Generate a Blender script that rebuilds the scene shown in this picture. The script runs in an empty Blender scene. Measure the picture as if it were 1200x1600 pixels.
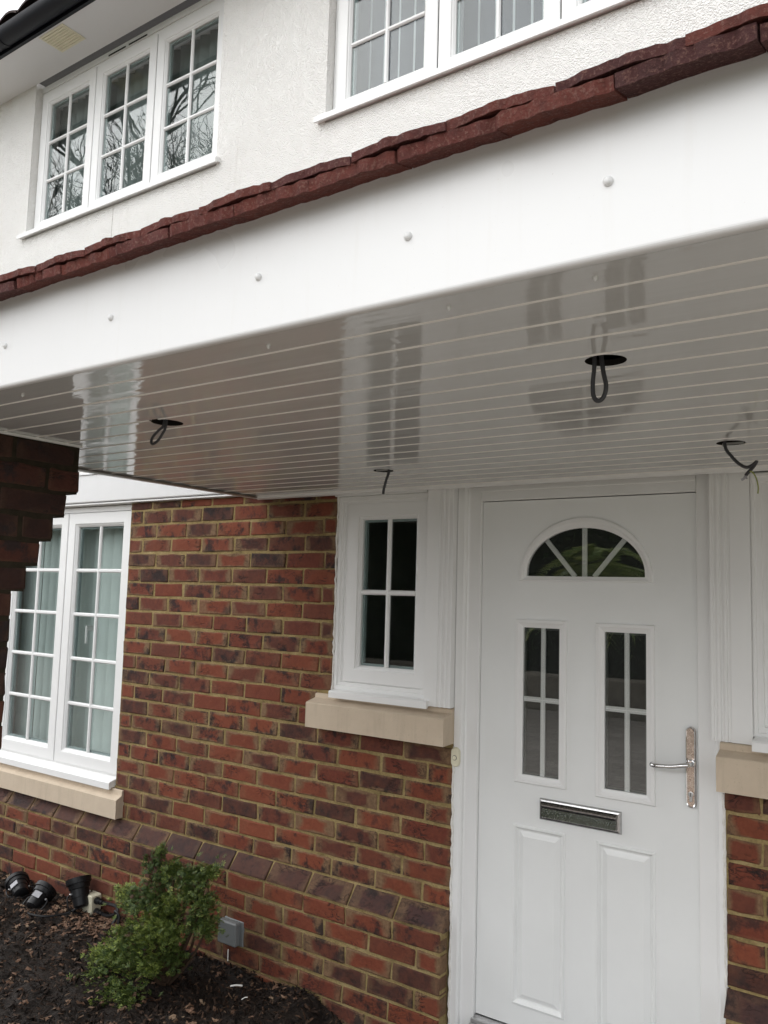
import bpy, math, random
from mathutils import Vector, Matrix
from math import sin, cos, pi, radians
random.seed(7)
SC = bpy.context.scene
COL = SC.collection

# ------------------------------------------------------------------ camera
def rot(yaw, pitch, roll):
    f = Vector((-sin(yaw)*cos(pitch), cos(yaw)*cos(pitch), sin(pitch)))
    r = f.cross(Vector((0, 0, 1))).normalized()
    u = r.cross(f)
    r2 = cos(roll)*r + sin(roll)*u
    u2 = -sin(roll)*r + cos(roll)*u
    m = Matrix((r2, u2, -f)).transposed()
    return m.to_4x4()
cd = bpy.data.cameras.new('camera')
cd.sensor_fit = 'VERTICAL'; cd.sensor_height = 24.0
cd.lens = 24.0*1300.0/1600.0
cd.clip_start = 0.02; cd.clip_end = 400
cam = bpy.data.objects.new('camera', cd)
cam.matrix_world = Matrix.Translation((0, -2.8253, 1.62)) @ rot(0.61434184, 0.09848297, 0.02797445)
COL.objects.link(cam); SC.camera = cam

# ------------------------------------------------------------------ world and light (overcast)
W = bpy.data.worlds.new('World'); SC.world = W; W.use_nodes = True
wt = W.node_tree; wt.nodes.clear()
SUN_EL, SUN_AZ = radians(34), radians(224)     # azimuth: direction the sun stands in, clockwise from +Y
wo = wt.nodes.new('ShaderNodeOutputWorld'); bg = wt.nodes.new('ShaderNodeBackground')
sky = wt.nodes.new('ShaderNodeTexSky'); sky.sky_type = 'NISHITA'; sky.sun_disc = False
sky.sun_elevation = SUN_EL; sky.sun_rotation = SUN_AZ
sky.air_density = 1.2; sky.dust_density = 6.0; sky.ozone_density = 1.0
hs = wt.nodes.new('ShaderNodeHueSaturation'); hs.inputs['Saturation'].default_value = 0.12; hs.inputs['Value'].default_value = 1.0
mixw = wt.nodes.new('ShaderNodeMixRGB'); mixw.inputs[0].default_value = 0.85; mixw.inputs[2].default_value = (13.0, 13.3, 13.8, 1)
wt.links.new(sky.outputs[0], hs.inputs['Color']); wt.links.new(hs.outputs[0], mixw.inputs[1])
wt.links.new(mixw.outputs[0], bg.inputs[0]); bg.inputs[1].default_value = 0.12
wt.links.new(bg.outputs[0], wo.inputs[0])
sd = bpy.data.lights.new('sun', 'SUN'); sd.energy = 1.75; sd.angle = radians(80); sd.color = (1, 0.985, 0.965)
sun = bpy.data.objects.new('sun', sd); COL.objects.link(sun)
sv = Vector((sin(SUN_AZ)*cos(SUN_EL), cos(SUN_AZ)*cos(SUN_EL), sin(SUN_EL)))
sun.rotation_euler = sv.to_track_quat('Z', 'Y').to_euler()
sun.location = (0, -6, 9)
SC.view_settings.view_transform = 'Standard'; SC.view_settings.look = 'None'
SC.view_settings.exposure = 0.30; SC.view_settings.gamma = 1.0; SC.view_settings.use_curve_mapping = False
SC.render.engine = 'CYCLES'
SC.cycles.max_bounces = 10; SC.cycles.diffuse_bounces = 5; SC.cycles.glossy_bounces = 5
SC.cycles.transparent_max_bounces = 16; SC.cycles.caustics_reflective = False; SC.cycles.caustics_refractive = False

# ------------------------------------------------------------------ materials
class NT:
    def __init__(s, name):
        s.m = bpy.data.materials.new(name); s.m.use_nodes = True
        s.t = s.m.node_tree; s.t.nodes.clear()
        s.out = s.n('OutputMaterial'); s.b = s.n('BsdfPrincipled')
        s.l(s.b.outputs[0], s.out.inputs[0])
    def n(s, k, **kw):
        x = s.t.nodes.new('ShaderNode'+k)
        for a, v in kw.items(): setattr(x, a, v)
        return x
    def l(s, a, b): s.t.links.new(a, b)
    def coord(s, which='Object', rnd=0.0, scale=(1, 1, 1)):
        tc = s.n('TexCoord'); o = tc.outputs[which]
        if rnd:
            oi = s.n('ObjectInfo'); mu = s.n('Math', operation='MULTIPLY'); mu.inputs[1].default_value = rnd
            s.l(oi.outputs['Random'], mu.inputs[0])
            va = s.n('VectorMath', operation='ADD'); s.l(o, va.inputs[0]); s.l(mu.outputs[0], va.inputs[1]); o = va.outputs[0]
        if scale != (1, 1, 1):
            mp = s.n('Mapping'); mp.inputs['Scale'].default_value = scale; s.l(o, mp.inputs[0]); o = mp.outputs[0]
        return o
    def noise(s, co, scale, detail=4, rough=.6, dist=0):
        x = s.n('TexNoise'); x.inputs['Scale'].default_value = scale; x.inputs['Detail'].default_value = detail
        x.inputs['Roughness'].default_value = rough; x.inputs['Distortion'].default_value = dist
        s.l(co, x.inputs['Vector']); return x.outputs['Fac']
    def ramp(s, f, stops, interp='LINEAR'):
        r = s.n('ValToRGB'); r.color_ramp.interpolation = interp
        e = r.color_ramp.elements
        while len(e) < len(stops): e.new(.5)
        for i, (p, c) in enumerate(stops):
            e[i].position = p; e[i].color = (*c, 1) if not isinstance(c, (int, float)) else (c, c, c, 1)
        s.l(f, r.inputs[0]); return r.outputs[0]
    def mix(s, f, a, b, mode='MIX'):
        x = s.n('MixRGB', blend_type=mode)
        for i, v in ((0, f), (1, a), (2, b)):
            if hasattr(v, 'links'): s.l(v, x.inputs[i])
            elif isinstance(v, (int, float)): x.inputs[i].default_value = v if i == 0 else (v, v, v, 1)
            else: x.inputs[i].default_value = (*v, 1)
        return x.outputs[0]
    def math(s, op, a, b=None, clamp=False):
        x = s.n('Math', operation=op); x.use_clamp = clamp
        for i, v in ((0, a), (1, b)):
            if v is None: continue
            if hasattr(v, 'links'): s.l(v, x.inputs[i])
            else: x.inputs[i].default_value = v
        return x.outputs[0]
    def bump(s, h, strength=.3, dist=.005):
        b = s.n('Bump'); b.inputs['Strength'].default_value = strength; b.inputs['Distance'].default_value = dist
        s.l(h, b.inputs['Height']); s.l(b.outputs[0], s.b.inputs['Normal'])
    def set(s, **k):
        for a, v in k.items():
            i = s.b.inputs[{'color': 'Base Color', 'rough': 'Roughness', 'metal': 'Metallic', 'spec': 'Specular IOR Level', 'coat': 'Coat Weight'}[a]]
            if hasattr(v, 'links'): s.l(v, i)
            elif isinstance(v, (int, float)): i.default_value = v
            else: i.default_value = (*v, 1)
        return s

def plain(name, c, rough=.4, spec=.5, metal=0, var=.08, vs=14, bump=0, bs=200):
    t = NT(name); co = t.coord('Object', 9)
    n = t.noise(co, vs, 5)
    lo = tuple(x*(1-var) for x in c); hi = tuple(min(1, x*(1+var)) for x in c)
    t.set(color=t.ramp(n, [(.3, lo), (.7, hi)]), rough=t.ramp(n, [(.2, max(0, rough-.05)), (.8, min(1, rough+.07))]), spec=spec, metal=metal)
    if bump: t.bump(t.noise(co, bs, 4), bump, .002)
    return t.m

M = {}
M['upvc'] = plain('white_upvc', (.80, .80, .79), .33, .45, var=.015, vs=6)
M['upvc_door'] = plain('white_door_skin', (.80, .81, .80), .33, .5, var=.02, vs=5, bump=.06, bs=90)
t = NT('white_fascia'); co = t.coord('Object')
st_ = t.noise(t.coord('Object', 0, (14, 14, .9)), 3, 5, .65); bl = t.noise(co, 1.1, 4, .6)
c = t.ramp(bl, [(.3, (.67, .67, .665)), (.7, (.70, .70, .695))]); c = t.mix(t.ramp(st_, [(.55, 0.0), (.85, .28)]), c, (.60, .58, .54))
c = t.mix(t.ramp(t.noise(co, 260, 2), [(.70, 0.0), (.74, .35)]), c, (.45, .42, .38))
t.set(color=c, rough=t.ramp(bl, [(.3, .24), (.7, .38)]), spec=.5); t.bump(t.noise(t.coord('Object', 0, (1, 1, .4)), 1.6, 2), .12, .02); M['fascia'] = t.m
M['oldpvc'] = plain('cream_plastic', (.72, .68, .52), .4, .4, var=.06)
t = NT('cast_stone_cream'); co = t.coord('Object', 7)
c = t.ramp(t.noise(co, 8, 5), [(.3, (.53, .435, .33)), (.7, (.60, .50, .385))])
c = t.mix(t.ramp(t.noise(t.coord('Object', 7, (9, 9, 1.2)), 3, 5, .7), [(.5, 0.0), (.8, .45)]), c, (.36, .30, .22))
c = t.mix(t.ramp(t.noise(co, 140, 3), [(.66, 0.0), (.72, .4)]), c, (.26, .21, .15))
t.set(color=c, rough=.8, spec=.2); t.bump(t.noise(co, 260, 4), .35, .002); M['stone'] = t.m
M['black'] = plain('black_plastic', (.009, .009, .010), .38, .3, var=.2)
M['gutter'] = plain('black_gutter', (.005, .006, .010), .45, .25, var=.2)
M['cable'] = plain('grey_cable', (.05, .05, .055), .5, .4, var=.2)
M['wire'] = plain('earth_wire', (.30, .33, .10), .5, .4)
M['labelgrey'] = plain('grey_label', (.35, .35, .37), .5, .4, var=.2, vs=60)
M['greybox'] = plain('grey_box_plastic', (.19, .20, .20), .5, .4, var=.05)
M['chrome'] = plain('chrome', (.78, .78, .78), .12, .5, 1.0, var=.1, vs=80)
M['chromedark'] = plain('dark_reflection_chrome', (.50, .50, .50), .2, .5, 1.0, var=.15, vs=60)  # letterbox surround: dark surroundings it mirrors are put into the colour
M['alu'] = plain('aluminium', (.55, .55, .55), .35, .5, 1.0, var=.08)
M['spacer'] = plain('spacer_bar', (.30, .36, .36), .5, .4, var=.08)
M['spacerdark'] = plain('dark_spacer_bar', (.07, .075, .07), .5, .4)
M['seal'] = plain('rubber_seal', (.02, .02, .02), .6, .3)
M['dark'] = plain('dark_cavity', (.02, .018, .016), .9, .1)
M['room'] = plain('room_plaster', (.42, .40, .37), .9, .1, var=.04)
M['roomfloor'] = plain('room_floor', (.16, .11, .08), .7, .2, var=.1)
M['caulk'] = plain('white_sealant', (.72, .70, .66), .6, .3, var=.12, vs=60, bump=.6, bs=120)

# pitted chrome on the handle plate, brick reflection painted in as a warm tint
t = NT('pitted_chrome'); co = t.coord('Object')
n = t.noise(co, 420, 3); n2 = t.noise(co, 60, 3)
t.set(color=t.ramp(n, [(.36, (.16, .10, .07)), (.44, (.72, .58, .49)), (.8, (.85, .76, .70))]), metal=1.0, rough=t.ramp(n2, [(.3, .14), (.7, .34)]))
t.bump(n, .3, .001); M['pitted'] = t.m

t = NT('rain_speckled_chrome'); co = t.coord('Object'); n = t.noise(co, 330, 3)
t.set(color=t.ramp(n, [(.42, (.16, .16, .155)), (.56, (.30, .30, .29)), (.66, (.75, .75, .74))]), metal=1.0, rough=.12); t.bump(n, .25, .001); M['wetchrome'] = t.m  # rain specks over a base darkened to stand for the garden's reflection
# soffit: glossy white boards, each slightly wavy
t = NT('white_soffit'); co = t.coord('Object', 5)
co2 = t.coord('Object', 5, (1.2, 9, 1)); w = t.noise(co2, 2.2, 3, .5)
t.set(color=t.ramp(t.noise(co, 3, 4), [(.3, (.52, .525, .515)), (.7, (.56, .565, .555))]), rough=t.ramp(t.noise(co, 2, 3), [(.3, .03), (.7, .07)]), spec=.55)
t.bump(w, .12, .011); M['soffit'] = t.m

M['strip'] = plain('white_joint_strip', (.86, .84, .80), .3, .5, var=.02)
# render: white pebbly masonry paint
t = NT('white_render'); co = t.coord('Object')
n = t.noise(co, 110, 4, .6); v = t.n('TexVoronoi'); v.inputs['Scale'].default_value = 150; t.l(co, v.inputs['Vector'])
big = t.noise(co, 1.6, 6, .7)
streak = t.noise(t.coord('Object', 0, (6, 6, .5)), 2, 5, .7)
base = t.ramp(big, [(.3, (.80, .78, .75)), (.7, (.86, .85, .82))])
pink = t.mix(t.ramp(t.noise(co, 3.1, 5, .7), [(.60, 0.0), (.78, .30)]), base, (.72, .56, .48))
grime = t.mix(t.ramp(streak, [(.58, 0.0), (.85, .35)]), pink, (.55, .52, .46))
t.set(color=grime, rough=.85, spec=.2)
h = t.mix(.5, n, t.ramp(v.outputs['Distance'], [(.1, 1.0), (.7, 0.0)]))
t.bump(h, 1.0, .0075); M['render'] = t.m

# brick
def brick_mat(name, stops, kissamt=.75, red=.5):
    t = NT(name); co = t.coord('Object', 37)
    oi = t.n('ObjectInfo')
    base = t.ramp(oi.outputs['Random'], stops)
    n1 = t.noise(co, 22, 6, .65); n2 = t.noise(co, 70, 5, .65); nl = t.noise(co, 9, 3, .5)
    base = t.mix(t.ramp(n1, [(.3, .0), (.75, red)]), base, (.215, .064, .032))
    tc = t.n('TexCoord'); sp = t.n('SeparateXYZ'); t.l(tc.outputs['Generated'], sp.inputs[0])
    u = t.math('ABSOLUTE', t.math('SUBTRACT', sp.outputs['X'], .5)); v = t.math('ABSOLUTE', t.math('SUBTRACT', sp.outputs['Z'], .5))
    d = t.math('MAXIMUM', t.math('MULTIPLY', u, 2.0), t.math('MULTIPLY', v, 1.85))
    d = t.math('ADD', d, t.math('MULTIPLY', t.math('SUBTRACT', nl, .5), 1.3))
    r2 = t.math('FRACT', t.math('MULTIPLY', oi.outputs['Random'], 17.31))
    kiss = t.math('MULTIPLY', t.ramp(d, [(.60, 0.0), (.84, 1.0)]), t.ramp(r2, [(.15, .1), (.6, kissamt)]))
    c = t.mix(kiss, base, t.mix(n2, (.11, .068, .038), (.25, .155, .085)))
    # burnt patches on some bricks
    r3 = t.math('FRACT', t.math('MULTIPLY', oi.outputs['Random'], 41.7))
    burn = t.math('MULTIPLY', t.ramp(t.noise(co, 13, 5, .7), [(.5, 0.0), (.62, .9)]), t.ramp(r3, [(.35, 0.0), (.65, 1.0)]))
    c = t.mix(burn, c, (.024, .017, .017))
    # creases
    cr = t.noise(t.coord('Object', 37, (.7, 1, 1.6)), 26, 3, .5, 1.3)
    crm = t.ramp(t.math('ABSOLUTE', t.math('SUBTRACT', cr, .5)), [(.012, 1.0), (.035, 0.0)])
    crm = t.math('MULTIPLY', crm, t.math('MULTIPLY', t.ramp(t.math('FRACT', t.math('MULTIPLY', oi.outputs['Random'], 7.7)), [(.3, 0.0), (.6, 1.0)]), t.ramp(t.noise(co, 10, 2), [(.48, 0.0), (.6, 1.0)])))
    c = t.mix(t.math('MULTIPLY', crm, .8), c, (.025, .016, .014))
    c = t.mix(.5, c, t.ramp(n2, [(.25, .62), (.75, 1.25)]), 'MULTIPLY')
    t.set(color=c, rough=.82, spec=.25)
    hh = t.math('SUBTRACT', t.math('ADD', t.math('MULTIPLY', n1, .6), t.math('MULTIPLY', n2, .45)), t.math('MULTIPLY', crm, .8))
    t.bump(hh, .7, .006)
    return t.m
M['brick'] = brick_mat('red_stock_brick', [(0, (.150, .038, .021)), (.18, (.195, .054, .028)), (.36, (.130, .033, .021)), (.5, (.080, .030, .023)), (.68, (.175, .048, .025)), (.80, (.060, .027, .022)), (.91, (.030, .021, .020)), (1, (.075, .030, .023))], .95, .45)
M['plinthbrick'] = brick_mat('dark_plinth_brick', [(0, (.044, .029, .030)), (.5, (.062, .033, .027)), (1, (.032, .024, .024))], .6, .22)
M['pierbrick'] = brick_mat('shaded_brick', [(0, (.075, .024, .016)), (.5, (.040, .018, .014)), (1, (.018, .012, .011))], .1, .10)  # shade on the pier face is put into the brick colour
M['shademortar'] = plain('shaded_mortar', (.030, .024, .016), .95, .1, var=.3, vs=30, bump=.6, bs=120)  # pier joints, darkened in colour to match the painted shade
def mortar_mat():
    t = NT('sandy_mortar'); co = t.coord('Object')
    n = t.noise(co, 9, 6, .7); n2 = t.noise(co, 130, 4, .6)
    c = t.ramp(n, [(.28, (.16, .118, .054)), (.5, (.30, .225, .102)), (.75, (.40, .31, .16))])
    c = t.mix(.5, c, t.ramp(n2, [(.3, .6), (.7, 1.2)]), 'MULTIPLY')
    t.set(color=c, rough=.95, spec=.1); t.bump(t.math('ADD', n2, t.noise(co, 40, 3)), .8, .006)
    return t.m
M['mortar'] = mortar_mat()

# roof tiles
t = NT('red_clay_tile'); co = t.coord('Object', 21); n = t.noise(co, 40, 6, .7); n2 = t.noise(co, 180, 5, .7)
oi = t.n('ObjectInfo')
b0 = t.ramp(oi.outputs['Random'], [(0, (.20, .048, .036)), (.35, (.26, .066, .046)), (.7, (.17, .044, .038)), (1, (.12, .042, .040))])
c = t.mix(t.ramp(n, [(.45, 0.0), (.75, .7)]), b0, (.065, .026, .024)); c = t.mix(t.ramp(n2, [(.52, 0.0), (.64, .75)]), c, (.34, .17, .13))
t.set(color=c, rough=.75, spec=.3); t.bump(t.math('ADD', t.math('MULTIPLY', t.noise(t.coord('Object', 21), 85, 8, .85), 2.0), n2), 1.0, .010); M['tile'] = t.m
M['rooftile'] = plain('dark_roof_tile', (.05, .035, .032), .8, .2, var=.3, vs=30, bump=.5, bs=60)

# glass
def glass_mat(name, tint, amount):
    t = NT(name); t.t.nodes.remove(t.b)
    tr = t.n('BsdfTransparent'); tr.inputs[0].default_value = (*tint, 1)
    gl = t.n('BsdfGlossy'); gl.inputs['Roughness'].default_value = 0.0; gl.inputs['Color'].default_value = (.95, .97, .97, 1)
    ge = t.n('NewGeometry'); dt = t.n('VectorMath', operation='DOT_PRODUCT'); t.l(ge.outputs['Incoming'], dt.inputs[0]); t.l(ge.outputs['Normal'], dt.inputs[1])
    om = t.math('SUBTRACT', 1.0, t.math('ABSOLUTE', dt.outputs['Value']), True); fr = t.math('ADD', .042, t.math('MULTIPLY', .958, t.math('POWER', om, 5.0)))
    bp = t.n('Bump'); bp.inputs['Strength'].default_value = .04; bp.inputs['Distance'].default_value = .01
    t.l(t.noise(t.coord('Object', 11), 3.5, 2), bp.inputs['Height']); t.l(bp.outputs[0], gl.inputs['Normal'])
    f = t.math('MULTIPLY', fr, amount, True)
    mx = t.n('MixShader'); t.l(f, mx.inputs[0]); t.l(tr.outputs[0], mx.inputs[1]); t.l(gl.outputs[0], mx.inputs[2]); t.l(mx.outputs[0], t.out.inputs[0])
    return t.m
M['glass'] = glass_mat('window_glass', (.93, .95, .945), .95)
M['doorglass'] = glass_mat('dark_door_glass', (.95, .96, .955), 2.0)

M['blindteal'] = plain('pale_green_blind', (.70, .78, .75), .8, .1, var=.04)
M['blindgrey'] = plain('grey_blind', (.07, .076, .094), .8, .1, var=.04)
M['blindlight'] = plain('white_blind', (.50, .53, .55), .8, .1, var=.04)
M['blinddark'] = plain('dull_green_curtain', (.22, .25, .24), .9, .1, var=.1)

# soil
t = NT('dark_mulch'); co = t.coord('Object'); n = t.noise(co, 60, 8, .75); n2 = t.noise(co, 7, 4)
t.set(color=t.ramp(n, [(.3, (.008, .006, .0048)), (.55, (.028, .019, .0135)), (.75, (.06, .040, .028))]), rough=t.ramp(n2, [(.3, .55), (.7, .9)]), spec=.35)
t.bump(n, 1.0, .02); M['soil'] = t.m
def island_mat(name, stops, rough=.7, spec=.3, noise_scale=30):
    t = NT(name); g = t.n('NewGeometry')
    c = t.ramp(g.outputs['Random Per Island'], stops)
    c = t.mix(.4, c, t.ramp(t.noise(t.coord('Object'), noise_scale, 4), [(.3, .55), (.7, 1.3)]), 'MULTIPLY')
    t.set(color=c, rough=rough, spec=spec); return t
M['chips'] = island_mat('bark_chips', [(0, (.006, .0045, .0038)), (.5, (.018, .012, .009)), (.8, (.040, .024, .016)), (.94, (.085, .048, .030)), (1, (.15, .10, .065))], .8, .2).m
M['dryleaf'] = island_mat('dry_leaves', [(0, (.08, .042, .024)), (.5, (.14, .078, .048)), (.85, (.19, .11, .07)), (1, (.24, .17, .11))], .7, .3).m
def foliage_mat():
    t = NT('cypress_foliage'); a = t.n('Attribute'); a.attribute_name = 'tip'
    g = t.n('NewGeometry')
    dark = t.ramp(g.outputs['Random Per Island'], [(0, (.016, .036, .011)), (.5, (.036, .068, .017)), (1, (.072, .112, .026))])
    tip = t.ramp(g.outputs['Random Per Island'], [(0, (.11, .165, .028)), (.6, (.21, .265, .048)), (1, (.34, .37, .085))])
    br = t.ramp(g.outputs['Random Per Island'], [(0, (.07, .03, .018)), (1, (.10, .05, .028))])
    c = t.mix(a.outputs['Fac'], dark, tip)
    a2 = t.n('Attribute'); a2.attribute_name = 'dead'
    c = t.mix(a2.outputs['Fac'], c, br)
    t.set(color=c, rough=.55, spec=.35)
    return t.m
M['cypress'] = foliage_mat()
M['bark'] = plain('bark', (.07, .045, .03), .9, .1, var=.3, vs=40, bump=.6, bs=60)
M['barktree'] = plain('tree_bark', (.045, .038, .032), .9, .1, var=.3, vs=10)
M['hedge'] = island_mat('hedge_leaves', [(0, (.012, .025, .010)), (.6, (.025, .05, .018)), (1, (.05, .085, .03))]).m
M['palm'] = island_mat('palm_leaves', [(0, (.16, .24, .07)), (.6, (.28, .35, .12)), (1, (.45, .46, .18))], .4, .5).m

# paving
t = NT('block_paving'); co = t.coord('Object'); bt = t.n('TexBrick'); t.l(co, bt.inputs['Vector'])
bt.inputs['Scale'].default_value = 1; bt.inputs['Brick Width'].default_value = .2; bt.inputs['Row Height'].default_value = .1; bt.inputs['Mortar Size'].default_value = .004
bt.inputs['Color1'].default_value = (.27, .235, .205, 1); bt.inputs['Color2'].default_value = (.39, .35, .31, 1); bt.inputs['Mortar'].default_value = (.10, .085, .07, 1)
c = t.mix(.45, bt.outputs['Color'], t.ramp(t.noise(co, 5, 6, .7), [(.3, .6), (.7, 1.25)]), 'MULTIPLY')
t.set(color=c, rough=.75, spec=.3); t.bump(bt.outputs['Fac'], -.4, .004); M['paving'] = t.m
M['darkpave'] = plain('dark_edging', (.030, .030, .032), .7, .3, var=.25, vs=40, bump=.5, bs=120)
M['lawn'] = plain('lawn', (.05, .085, .025), .9, .1, var=.3, vs=20)
M['wallstone'] = plain('garden_wall_stone', (.25, .22, .18), .9, .2, var=.25, vs=8)
M['twig'] = plain('white_twig', (.75, .74, .70), .6, .3)

# ------------------------------------------------------------------ builders
def root_of(o):
    while o.parent: o = o.parent
    return o
class MB:
    def __init__(s): s.v = []; s.f = []; s.sm = False
    def add(s, vs, fs):
        b = len(s.v); s.v += [tuple(x) for x in vs]; s.f += [tuple(i+b for i in f) for f in fs]; return s
    def box(s, x0, x1, y0, y1, z0, z1, bev=0.0):
        if bev <= 0:
            vs = [(x, y, z) for x in (x0, x1) for y in (y0, y1) for z in (z0, z1)]
            return s.add(vs, [(0, 1, 3, 2), (4, 6, 7, 5), (0, 4, 5, 1), (2, 3, 7, 6), (0, 2, 6, 4), (1, 5, 7, 3)])
        # chamfered box: 24 verts
        b = min(bev, (x1-x0)*.45, (y1-y0)*.45, (z1-z0)*.45)
        vs = []; idx = {}
        X = (x0, x1); Y = (y0, y1); Z = (z0, z1); S = (1, -1)
        for i in (0, 1):
            for j in (0, 1):
                for k in (0, 1):
                    for a in (0, 1, 2):
                        p = [X[i]+S[i]*b*(a != 0), Y[j]+S[j]*b*(a != 1), Z[k]+S[k]*b*(a != 2)]
                        idx[i, j, k, a] = len(vs); vs.append(p)
        fs = []
        for i in (0, 1):
            fs.append([idx[i, 0, 0, 0], idx[i, 1, 0, 0], idx[i, 1, 1, 0], idx[i, 0, 1, 0]])
            fs.append([idx[0, i, 0, 1], idx[1, i, 0, 1], idx[1, i, 1, 1], idx[0, i, 1, 1]])
            fs.append([idx[0, 0, i, 2], idx[1, 0, i, 2], idx[1, 1, i, 2], idx[0, 1, i, 2]])
        for i in (0, 1):
            for j in (0, 1):
                fs.append([idx[i, j, 0, 0], idx[i, j, 1, 0], idx[i, j, 1, 1], idx[i, j, 0, 1]])
                fs.append([idx[i, 0, j, 0], idx[i, 1, j, 0], idx[i, 1, j, 2], idx[i, 0, j, 2]])
                fs.append([idx[0, i, j, 1], idx[1, i, j, 1], idx[1, i, j, 2], idx[0, i, j, 2]])
                for k in (0, 1): fs.append([idx[i, j, k, 0], idx[i, j, k, 1], idx[i, j, k, 2]])
        return s.add(vs, fs)
    def prism(s, prof, a0, a1, axis='x'):
        """closed profile (list of 2d) extruded along an axis; x: prof = (y, z)"""
        n = len(prof)
        f = (lambda p, a: (a, p[0], p[1])) if axis == 'x' else ((lambda p, a: (p[0], a, p[1])) if axis == 'y' else (lambda p, a: (p[0], p[1], a)))
        vs = [f(p, a0) for p in prof]+[f(p, a1) for p in prof]
        fs = [(i, (i+1) % n, n+(i+1) % n, n+i) for i in range(n)]+[tuple(range(n))[::-1], tuple(range(n, 2*n))]
        return s.add(vs, fs)
    def ringloft(s, x0, x1, z0, z1, prof, fill=False):
        """mitred rectangular moulding in the xz plane; prof = [(inset, y), ...]"""
        vs = []
        for (t, y) in prof: vs += [(x0+t, y, z0+t), (x1-t, y, z0+t), (x1-t, y, z1-t), (x0+t, y, z1-t)]
        fs = []
        for r in range(len(prof)-1):
            for i in range(4):
                j = (i+1) % 4; fs.append((r*4+i, r*4+j, r*4+4+j, r*4+4+i))
        if fill: k = (len(prof)-1)*4; fs.append((k, k+1, k+2, k+3))
        return s.add(vs, fs)
    def tube(s, pts, r, n=8, cap=True):
        pts = [Vector(p) for p in pts]; rs = r if isinstance(r, (list, tuple)) else [r]*len(pts)
        vs = []; prev = None
        for i, p in enumerate(pts):
            d = (pts[min(i+1, len(pts)-1)]-pts[max(i-1, 0)]).normalized()
            if prev is None:
                a = Vector((0, 0, 1)) if abs(d.z) < .9 else Vector((1, 0, 0)); u = d.cross(a).normalized()
            else: u = (prev-d*prev.dot(d)).normalized()
            prev = u; w = d.cross(u)
            for k in range(n): vs.append(p+(u*cos(2*pi*k/n)+w*sin(2*pi*k/n))*rs[i])
        fs = [(i*n+k, i*n+(k+1) % n, (i+1)*n+(k+1) % n, (i+1)*n+k) for i in range(len(pts)-1) for k in range(n)]
        if cap: fs += [tuple(range(n))[::-1], tuple(range((len(pts)-1)*n, len(pts)*n))]
        return s.add(vs, fs)
    def lathe(s, prof, n=24, M4=Matrix()):
        """prof = [(radius, height)], about local z, placed by M4"""
        vs = [M4 @ Vector((r*cos(2*pi*k/n), r*sin(2*pi*k/n), h)) for (r, h) in prof for k in range(n)]
        fs = [(i*n+k, i*n+(k+1) % n, (i+1)*n+(k+1) % n, (i+1)*n+k) for i in range(len(prof)-1) for k in range(n)]
        fs += [tuple(range(n))[::-1], tuple(range((len(prof)-1)*n, len(prof)*n))]
        return s.add(vs, fs)
    def mesh(s, name, off=(0, 0, 0)):
        me = bpy.data.meshes.new(name)
        me.from_pydata([(x-off[0], y-off[1], z-off[2]) for x, y, z in s.v], [], s.f)
        return me
    def build(s, name, mat, parent=None, origin=None, smooth=False):
        off = tuple(root_of(parent).location) if parent else (origin or (0, 0, 0))
        me = s.mesh(name, off); me.materials.append(M[mat] if isinstance(mat, str) else mat)
        if smooth: smooth_angle(me)
        o = bpy.data.objects.new(name, me); COL.objects.link(o)
        if parent: o.parent = parent
        else: o.location = off
        return o
def smooth_angle(me, deg=35):
    me.polygons.foreach_set('use_smooth', [True]*len(me.polygons))
    try: me.set_sharp_from_angle(angle=radians(deg))
    except Exception: pass
def tag(o, label=None, cat=None, group=None, kind=None):
    if label: o['label'] = label
    if cat: o['category'] = cat
    if group: o['group'] = group
    if kind: o['kind'] = kind
    elif cat: o['kind'] = 'thing'
    return o
def thing(name, loc, label, cat, group=None):
    o = bpy.data.objects.new(name, None); COL.objects.link(o); o.location = loc
    o.empty_display_size = .1
    return tag(o, label, cat, group)
def inst(name, me, loc, parent, rz=0, sx=1):
    o = bpy.data.objects.new(name, me); COL.objects.link(o)
    o.parent = parent; o.location = Vector(loc)-root_of(parent).location; o.rotation_euler.z = rz; o.scale.x = sx
    return o
def spline(pts, n=8):
    pts = [Vector(p) for p in pts]; out = []
    P = [pts[0]*2-pts[1]]+pts+[pts[-1]*2-pts[-2]]
    for i in range(1, len(P)-2):
        for k in range(n):
            t = k/n; a, b, c, d = P[i-1], P[i], P[i+1], P[i+2]
            out.append(.5*((2*b)+(c-a)*t+(2*a-5*b+4*c-d)*t*t+(3*b-a-3*c+d)*t**3))
    out.append(pts[-1]); return out

# ================================================================== SETTING: ground
MB().add([(-150, -150, -.16), (150, -150, -.16), (150, 150, -.16), (-150, 150, -.16)], [(0, 1, 2, 3)]).build('ground', 'lawn')['kind'] = 'structure'
MB().box(-30, 25, -9.2, -.06, -.154, -.085).build('driveway', 'paving')['kind'] = 'structure'
MB().box(-2.35, -.3, -.62, -.062, -.0849, -.068, .004).build('path', 'darkpave')['kind'] = 'structure'

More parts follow.
